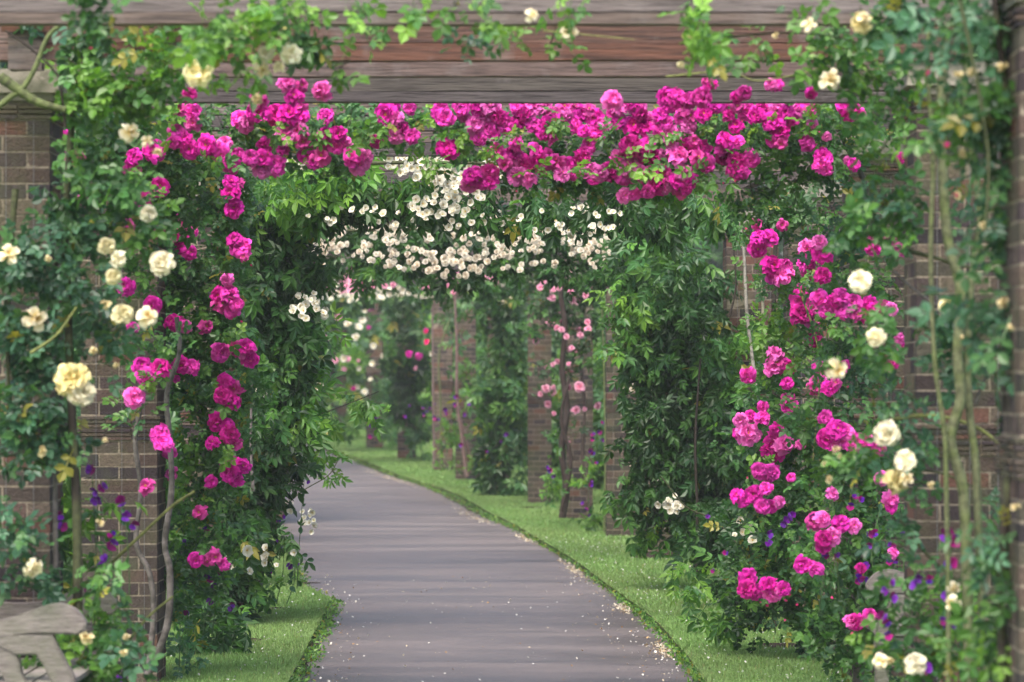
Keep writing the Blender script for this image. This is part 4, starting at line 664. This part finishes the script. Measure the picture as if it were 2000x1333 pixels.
# far climbers on the right row
climber('climbing_rose', (.6, 40, 0), 'pale pink rose with a thick dark twisted trunk on the far right row', GR,
 [(1060, 600, 40, 50, 0, 0, .7), (1130, 600, 60, 60, 0, 0, .8), (1160, 560, 50, 50), (1140, 660, 40, 40, 0, 0, .5), (1050, 740, 26, 40, 0, 0, .3), (1110, 720, 40, 40, 0, 0, .35), (1115, 830, 30, 40, 0, 0, .3), (1080, 940, 24, 30, 0, 'fresh', .7)], 158,
 F([(1113, 681, 10), (1130, 589, 10), (1094, 610, 8), (1134, 655, 8), (1047, 666, 8), (1088, 640, 7), (1133, 556, 11), (1142, 556, 8), (1132, 756, 10), (1110, 757, 8), (1065, 760, 8), (1080, 766, 8), (1070, 790, 9), (1125, 802, 9), (1105, 825, 8), (1106, 860, 8), (1168, 793, 8), (1148, 643, 7), (1080, 712, 6), (1068, 718, 5), (1075, 630, 9), (1085, 620, 8), (1078, 582, 8), (1055, 770, 7), (1142, 800, 5), (1088, 540, 9), (1180, 640, 6)], 156, 'palepink', .95, 3)+fill(1120, 640, 50, 60, 12, 12, 157, 'palepink')+fill(1090, 760, 40, 60, 8, 11, 157, 'palepink')+fill(1110, 560, 60, 26, 12, 12, 157, 'palepink'),
 [([(1098, 1012), (1106, 950), (1097, 880), (1107, 800), (1098, 720), (1104, 640), (1095, 570), (1110, 540)], 160, 15, (.04, .027, .023), (.06, .045, .04)), ([(1096, 1000), (1115, 900), (1096, 820), (1112, 740)], 161, 9, (.05, .035, .03)), ([(1152, 985), (1138, 900), (1142, 800), (1135, 700), (1140, 600)], 157, 7, (.12, .085, .075)), ([(1180, 1040), (1182, 900), (1180, 740), (1176, 600)], 172, 4, C_GREEN)], pal='dark', lai=700, size=.13, depth=.2)
climber('climbing_plant', (.0, 46.5, .1), 'bright green climber clothing the middle pier from lawn to beam', GR,
 [(960, 600, 46, 40, 0, 'dark'), (985, 660, 50, 50), (960, 740, 40, 50, 0, 'far'), (1005, 720, 26, 40, 0, 'fresh'), (985, 800, 50, 50), (1000, 860, 40, 50, 0, 'far'), (965, 900, 40, 40, 0, 'dark'), (1015, 780, 22, 60, 0, 'fresh'), (990, 940, 40, 30, 0, 'far', .6)], 131, fill(985, 860, 40, 60, 5, 10, 131, 'pea')+fill(1000, 620, 30, 40, 5, 8, 131, 'blush'), [([(985, 960), (982, 900), (975, 850)], 131, 8, (.06, .04, .035))], cat='climbing plant', pal='rose', T=T_LONG, size=.2, lai=420, depth=.3)
climber('climbing_rose', (-1.0, 50, .2), 'rose with straight pinkish brown stems on the far pier', GR, [(905, 600, 34, 24, 0, 0, .5), (920, 760, 18, 60, 0, 'fresh', .4), (880, 840, 20, 40, 0, 'fresh', .3), (905, 690, 24, 40, 0, 0, .25)], 121, F([(832, 648, 6), (833, 668, 7)], 121, 'crimson')+F([(843, 690, 6)], 121, 'white'),
 [([(912, 932), (905, 880), (893, 780), (892, 680), (888, 570)], 122, 8, (.20, .13, .12)), ([(935, 932), (915, 880), (900, 820)], 122, 8, (.13, .08, .075)), ([(848, 915), (846, 760), (844, 590)], 122, 6, (.20, .14, .13)), ([(862, 915), (860, 780), (858, 690), (880, 620)], 122, 4, C_GREEN)], pal='far', T=T_LONG, size=.2, lai=380, depth=.25)
climber('climbing_plant', (-2.1, 57.5, .3), 'very dark green climber on a far pier beside magenta blooms', GR, [(795, 620, 34, 40), (798, 700, 30, 50), (792, 775, 32, 44), (812, 850, 16, 30, 0, 'far')], 105, F([(798, 692, 8), (818, 697, 9), (793, 698, 7), (832, 646, 7)], 106, 'pink')+F([(812, 720, 6), (700, 705, 5)], 106, 'palepink')+fill(830, 800, 40, 12, 6, 9, 106, 'pea'), cat='climbing plant', pal='dark', T=T_LONG, size=.22, lai=420, depth=.5)
climber('climbing_rose', (-2.9, 62, .4), 'far rose dotted with white and magenta blooms near the path bend', GR, [(730, 640, 36, 40, 0, 0, .5), (740, 740, 26, 50, 0, 0, .4), (692, 720, 14, 90, 0, 'fresh', .6), (692, 830, 16, 22, 0, 'fresh', .7), (758, 840, 14, 30)], 97,
 F([(724, 600, 8), (730, 676, 7), (680, 635, 11), (700, 640, 10), (712, 607, 8), (708, 626, 8), (695, 660, 10), (672, 700, 9), (728, 710, 7), (700, 720, 7), (697, 756, 9), (724, 741, 6), (712, 766, 7), (774, 668, 6), (747, 696, 6), (735, 575, 9)], 98, 'white', 1, 1)+F([(725, 601, 8), (728, 676, 6), (690, 759, 6), (720, 640, 6)], 98, 'pink', 1, 1)+F([(650, 590, 9), (662, 590, 7), (678, 702, 9), (655, 705, 7), (672, 722, 6), (665, 600, 7)], 98, 'palepink', 1, 1), pal='far', T=T_LONG, size=.24, lai=330, depth=.6)
climber('climbing_rose', (-4.0, 67, .5), 'faint rose on the farthest pier at the bend', GR, [(655, 630, 22, 40, 0, 0, .5), (640, 780, 16, 50, 0, 0, .4), (600, 700, 30, 120), (672, 835, 12, 20)], 89, F([(660, 620, 7), (640, 660, 7), (630, 610, 8)], 89, 'palepink'), pal='far', T=T_LONG, size=.28, lai=260, depth=.7)

# ================================================================ SWEET PEAS
def sweet_pea(s, fl, stems, label, leafy=(), pal='blue'):
    x0 = sum(f[0] for f in fl)/len(fl); base = W(x0, YH+CAMZ*s, s); root = thing('sweet_pea', base, label, 'sweet pea', 'sweet peas planted at the pier feet')
    g = Geo()
    if leafy: foliage(g, None, leafy, s, pal=pal, T=compound(1, .34, .7, 40), size=.11, lai=420, depth=.15, yellow=.01, cs=.07)
    for (xa, ya, xb, yb) in stems:
        st = Geo(); a, b = W(xa, ya, s), W(xb, yb, s); m_ = (a+b)/2+np.array([random.gauss(0, .03), random.gauss(0, .04), 0]); tube(st, [a, m_, b], .004, .002, (.09, .17, .06), 5, 5); st.build('stem', M_STEM, root, base)
        n = 8; t = rng.random(n); P = a*(1-t[:, None])+b*t[:, None]; leaves(g, P, T_ONE, .06, colors(n, 'blue'), (0, 0, .4), (0, -.8, .3))
    g.build('foliage', M_LEAF, root, base); blossoms(root, base, [(x, y, d*1.4, FP/(FP/s-(.5 if s > 380 else .34)), 'pea') for (x, y, d) in fl], up=0)
sweet_pea(405, [(105, 887, 20), (120, 900, 18), (122, 878, 16), (180, 918, 20), (190, 960, 18), (200, 952, 18), (188, 975, 20), (240, 983, 20), (245, 1010, 18), (258, 1024, 18), (120, 1005, 18), (120, 1028, 18), (218, 1062, 22), (222, 1048, 16), (208, 1095, 20), (200, 1105, 16), (175, 1152, 16), (186, 1160, 16), (240, 1328, 22), (72, 1272, 16)],
 [(205, 1333, 190, 960), (230, 1333, 245, 1000), (130, 1333, 118, 900), (215, 1300, 216, 1060), (180, 1300, 178, 900), (170, 1333, 130, 1000)], 'sweet pea with purple flowers in front of the left brick pier', [(190, 1010, 50, 60, 0, 'fresh', .6), (150, 960, 50, 80, 0, 'fresh', .5), (210, 1110, 50, 50, 0, 'fresh', .6), (180, 1200, 60, 60, 0, 'fresh', .8), (110, 1060, 40, 80, 0, 'rose', .8), (30, 1130, 40, 80, 0, 'rose', .9)])
sweet_pea(318, [(398, 1035, 14), (386, 1050, 15), (400, 1052, 15), (366, 1066, 14), (358, 1062, 14), (374, 1048, 12), (408, 1118, 14), (412, 1132, 15), (416, 1145, 15), (410, 1172, 13), (430, 1126, 12), (391, 1126, 12), (368, 1195, 12), (366, 1078, 12), (455, 1180, 12), (452, 1190, 11)],
 [(395, 1260, 398, 1040), (360, 1240, 366, 1060), (415, 1240, 412, 1120), (350, 1320, 352, 1100), (372, 1320, 345, 1060)], 'sweet pea with violet flowers under the lowest left magenta roses', [(370, 1160, 40, 60, 0, 'fresh', .5), (350, 1280, 30, 50, 0, 'blue', .6), (390, 1080, 30, 40, 0, 'fresh', .5)])
sweet_pea(255, [(575, 1094, 11), (580, 1100, 10), (565, 1105, 12), (533, 1116, 12), (546, 1058, 11), (541, 1020, 12), (552, 1010, 9), (560, 955, 10), (600, 940, 9), (590, 925, 9), (547, 1070, 8), (575, 1085, 9)], [(560, 1180, 575, 1090), (540, 1180, 545, 1020), (580, 1150, 595, 930)], 'small violet sweet pea beside the white blooms at the left lawn', [(556, 1050, 30, 50, 0, 'rose', .35), (545, 1130, 16, 20, 0, 'fresh', .3)])
sweet_pea(350, [(1680, 975, 13), (1668, 973, 12), (1662, 988, 14), (1590, 1012, 15), (1600, 1025, 14), (1540, 1012, 15), (1532, 1022, 14), (1545, 1005, 13), (1500, 1045, 15), (1504, 1062, 13), (1612, 1078, 15), (1632, 1082, 14), (1610, 1085, 13), (1695, 1045, 15), (1706, 1042, 14), (1700, 1065, 12), (1742, 1062, 15), (1736, 1100, 13), (1750, 1095, 12), (1680, 1120, 15), (1690, 1128, 15), (1675, 1135, 14), (1692, 1105, 14), (1762, 1045, 12), (1418, 1082, 10), (1395, 1115, 9), (1382, 1010, 9)],
 [(1640, 1170, 1625, 965), (1730, 1210, 1700, 1060), (1690, 1260, 1690, 1100), (1730, 1160, 1740, 1060), (1700, 1100, 1720, 990), (1600, 1200, 1612, 1090), (1660, 1160, 1640, 1060)], 'sweet pea with many violet flowers among the low right magenta roses', [(1640, 1010, 60, 60, 0, 'rose', .4), (1700, 1140, 60, 60, 0, 'rose', .6), (1760, 1010, 30, 50, 0, 'rose', .4)])
sweet_pea(450, [(1850, 1048, 26), (1868, 1050, 24), (1878, 1020, 22), (1885, 1040, 22), (1856, 1100, 24), (1738, 1138, 16), (1732, 1152, 16), (1740, 1168, 20), (1790, 1130, 18), (1790, 1145, 20), (1812, 1132, 16), (1725, 1205, 18), (1734, 1214, 16), (1732, 1240, 16), (1850, 1165, 18), (1805, 1305, 24), (1838, 1212, 16), (1845, 1222, 14), (1858, 1222, 16)],
 [(1850, 1333, 1860, 1060), (1880, 1333, 1880, 1030), (1740, 1333, 1736, 1150), (1800, 1333, 1792, 1140), (1845, 1333, 1840, 1200), (1860, 1250, 1910, 1150), (1830, 1333, 1870, 1180), (1900, 1333, 1860, 1120)], 'sweet pea with large violet flowers before the near right pier and bench', [(1760, 1150, 50, 60, 0, 'rose', .4), (1850, 1230, 60, 90, 0, 'fresh', .6), (1780, 1240, 50, 60, 0, 'rose', .5), (1900, 1230, 40, 90, 0, 'fresh', .6)])
sweet_pea(165, [(1160, 850, 9), (1170, 846, 9), (1158, 858, 8), (1175, 858, 8), (1152, 880, 9), (1157, 885, 9), (1190, 855, 8), (1200, 866, 8), (1198, 880, 10), (1197, 892, 9), (1190, 898, 8), (1140, 985, 9), (1148, 992, 9), (1148, 1006, 8), (1153, 948, 9), (1153, 940, 8), (1068, 915, 9), (1075, 920, 10), (1080, 930, 8), (1178, 826, 7), (1212, 820, 7), (1165, 905, 7)], [(1150, 1040, 1165, 850), (1190, 1040, 1195, 860), (1150, 1020, 1150, 940), (1080, 990, 1075, 920)], 'distant sweet pea with violet flowers beside the twisted rose trunk', [(1150, 1020, 30, 26, 0, 'fresh', .9), (1180, 960, 22, 60, 0, 'fresh', .6), (1150, 930, 20, 50, 0, 'fresh', .5), (1075, 950, 18, 44, 0, 'fresh', 1.1), (1152, 960, 14, 60, 0, 'fresh', .9), (1218, 990, 18, 60, 0, 'rose', .8), (1235, 880, 20, 90, 0, 'rose', .6), (1160, 740, 12, 90, 0, 'rose', .5), (1085, 850, 10, 60, 0, 'rose', .6)])
sweet_pea(126, [(890, 775, 9), (890, 790, 9), (870, 800, 9), (875, 808, 9), (855, 818, 8), (905, 810, 8), (915, 792, 7), (993, 800, 9), (995, 805, 8), (992, 828, 9), (965, 878, 8), (850, 815, 8), (735, 820, 8), (790, 815, 7), (900, 870, 8), (722, 828, 10), (725, 850, 9), (830, 810, 8)], [(890, 930, 890, 780), (995, 940, 993, 810), (870, 900, 872, 800)], 'far violet sweet peas between the farther brick piers', [(870, 870, 30, 50, 0, 'fresh', .7), (930, 900, 20, 40, 0, 'fresh', .7), (760, 850, 24, 30, 88, 'fresh', .8)])

# ================================================================ SHRUBS AND TREES BEHIND
def shrub(loc, rx, h, ry, label, pal='far', size=.16, n=2600, flowers=None):
    root = thing('shrub', loc, label, 'shrub', 'shrubs and border plants behind the pergola'); g = Geo(); X, Y, Z = loc
    k = 60; d = unit(rng.normal(size=(k, 3)))*(rng.random((k, 1))**.4); cc = np.array([X, Y, Z+h*.5])+d*np.array([rx, ry, h*.5])
    idx = rng.integers(0, k, n); P = cc[idx]+rng.normal(size=(n, 3))*.17*np.array([rx, rx, h*.5])**.5; P[:, 2] = Z+np.abs(P[:, 2]-Z)+.02
    leaves(g, P, T_LONG, size, colors(n, pal, rng.uniform(.65, 1.35, k)[idx], .01), (0, 0, -.2)); g.build('foliage', M_LEAF, root, loc)
    t = Geo()
    for i in range(5):
        q = cc[i]; tube(t, [(X, Y, Z), ((X+q[0])/2+.05, Y, q[2]*.6), q], .02, .008, (.07, .055, .04), 5, 3)
    t.build('branches', M_STEM, root, loc, True)
    if flowers:
        fl = []
        for i in range(flowers[1]):
            q = cc[rng.integers(0, k)]; s = FP/(q[1]-.1); fl.append((1000+q[0]*s, YH-(q[2]-CAMZ)*s, flowers[2]*s, s, flowers[0]))
        blossoms(root, loc, fl)
sh = [(3.4, 20.5, 1.1, 1.9, .8, 'rose', 'bushy shrub glimpsed behind the magenta roses at right', ('pink', 5, .09)), (3.5, 25, 1.0, 2.4, 1, 'far', 'tall shrub behind the reddish brick pier', None), (3.2, 30, 1.1, 2.2, 1.1, 'fresh', 'fresh green shrub behind the right rambler', None),
 (2.6, 35.5, 1.1, 2.6, 1, 'far', 'green shrub behind the brick pier with the twisted trunk', ('palepink', 5, .07)), (1.7, 40.5, .9, 2.2, .9, 'fresh', 'light green border plant between two far brick piers', None), (1.3, 47, 1.2, 2.8, 1.2, 'far', 'mid green shrub behind the bare far pier', None), (.3, 54, 1.2, 2.4, 1.2, 'fresh', 'light green shrub right of the leaf-wrapped pier', ('pea', 6, .09)),
 (-.5, 60.5, 1.3, 2.7, 1.1, 'far', 'leafy shrub between the straight-stemmed piers', None), (-1.5, 67, 1.3, 2.6, 1.2, 'rose', 'darker shrub behind the magenta blooms far off', None), (-2.6, 75, 1.5, 2.7, 1.5, 'far', 'pale far shrub left of the very dark climber', ('white', 6, .12)), (-4.3, 86, 1.7, 2.8, 1.6, 'fresh', 'yellow-green shrub near the bend of the path', ('white', 8, .13)), (-6.5, 96, 2.0, 3.0, 1.8, 'far', 'far shrub at the very end of the path', None),
 (-3.9, 20, 1.0, 1.7, .9, 'fresh', 'light green shrub between the two left piers', ('pink', 4, .08)), (-4.0, 25.5, 1.1, 2.2, 1, 'far', 'green shrub behind the left rambler', None), (-4.4, 32, 1.4, 2.5, 1.1, 'rose', 'darker shrub behind the left row of piers', None), (-4.8, 41, 1.6, 2.6, 1.4, 'far', 'shrub seen left of the path beyond the rambler', ('palepink', 6, .1)), (-6.6, 54, 2.0, 2.8, 1.6, 'far', 'broad shrub left of the path bend', ('palepink', 10, .12)), (-8.2, 72, 2.2, 3.0, 1.8, 'fresh', 'light green shrub on the left beyond the bend', ('white', 10, .14))]
for (x, y, rx, h, ry, pal, lb, fl) in sh:      # kept behind the row so that the far piers stay in view
    if y > 38 and x > -3.2 and 'left of' not in lb or 'bend of' in lb or 'very end' in lb:
        y = 38+(y-38)*.62; x = float(np.interp(y, [r[1] for r in rp], [r[0] for r in rp]))+.9+rx*.75; rx *= .8
    shrub((x, y, float(gz(y))), rx, h, ry, lb, pal, .15+.0022*y, int(2200*(1+.2*rx)), fl)
def tree(loc, h, r, label, pal='far'):
    root = thing('tree', loc, label, 'tree', 'trees beyond the rose garden'); X, Y, _ = loc; g = Geo(); k = 110
    d = unit(rng.normal(size=(k, 3)))*(rng.random((k, 1))**.35); cc = np.array([X, Y, h*.58])+d*np.array([r, r, h*.44]); n = 6500
    idx = rng.integers(0, k, n); P = cc[idx]+rng.normal(size=(n, 3))*.55; P[:, 2] = np.maximum(P[:, 2], .3)
    leaves(g, P, T_LONG, .55, colors(n, pal, rng.uniform(.6, 1.4, k)[idx], 0), (0, 0, -.2)); g.build('crown', M_LEAF, root, loc)
    t = Geo(); tube(t, [(X, Y, 0), (X+.1, Y, h*.3), (X, Y, h*.75)], .28, .08, (.07, .055, .04), 8, 4)
    for i in range(6): tube(t, [(X, Y, h*(.25+.07*i)), (X*.5+cc[i, 0]*.5, Y, h*(.35+.06*i)), cc[i]], .09, .03, (.07, .055, .04), 5, 3)
    t.build('trunk', M_STEM, root, loc, True)
trs = [(-16, 108, 12, 5, 'dark'), (-9.5, 118, 13, 5.5, 'far'), (-3.5, 112, 11, 4.5, 'rose'), (2.5, 105, 12, 5, 'far'), (8, 98, 12, 5, 'dark'), (13, 90, 13, 5, 'far'), (11, 60, 9, 3.6, 'rose'), (8.5, 42, 8, 3, 'far'), (7.5, 29, 7, 2.6, 'dark'), (-9, 60, 9, 3.4, 'rose'), (-9, 40, 8, 3, 'far'), (-7.5, 27, 7, 2.6, 'dark'), (-16, 80, 11, 4.5, 'far')]
tl = ['dark tree far left beyond the path bend', 'tall mid green tree behind the path bend', 'round tree straight beyond the end of the pergola', 'mid green tree behind the far brick piers', 'dark tree behind the leaf-wrapped pier', 'large tree to the far right beyond the piers', 'tree standing right of the pergola at middle distance', 'small tree behind the twisted trunk pier', 'dark small tree behind the right magenta rose', 'tree left of the pergola at middle distance', 'small tree behind the left rambler', 'dark small tree behind the left magenta rose', 'broad tree left of the bend']
for (x, y, h, r, pal), lb in zip(trs, tl): tree((x, y, 0), h+float(gz(y)), r, lb, pal)
print('objects', len(scene.objects), 'quads', sum(len(m.polygons) for m in bpy.data.meshes))

# ================================================================ ADDED HAZE
HAZE = 0.0007
bpy.ops.mesh.primitive_cube_add(size=1, location=(0, 80, 9)); hz = bpy.context.object; hz.name = 'haze'; hz.scale = (160, 190, 24); hz.location = (0, 82, 10.7)  # thin scattering volume added over the garden to lift the blacks
hm = bpy.data.materials.new('fill haze'); hm.use_nodes = True; ht = hm.node_tree; ht.nodes.remove(ht.nodes['Principled BSDF'])
pv = ht.nodes.new('ShaderNodeVolumePrincipled'); pv.inputs['Density'].default_value = HAZE; pv.inputs['Color'].default_value = (.93, .95, 1, 1)
ht.links.new(pv.outputs[0], ht.nodes['Material Output'].inputs['Volume']); hz.data.materials.append(hm); tag(hz, 'thin pale haze volume added to lift the dark tones', 'haze', kind='stuff')
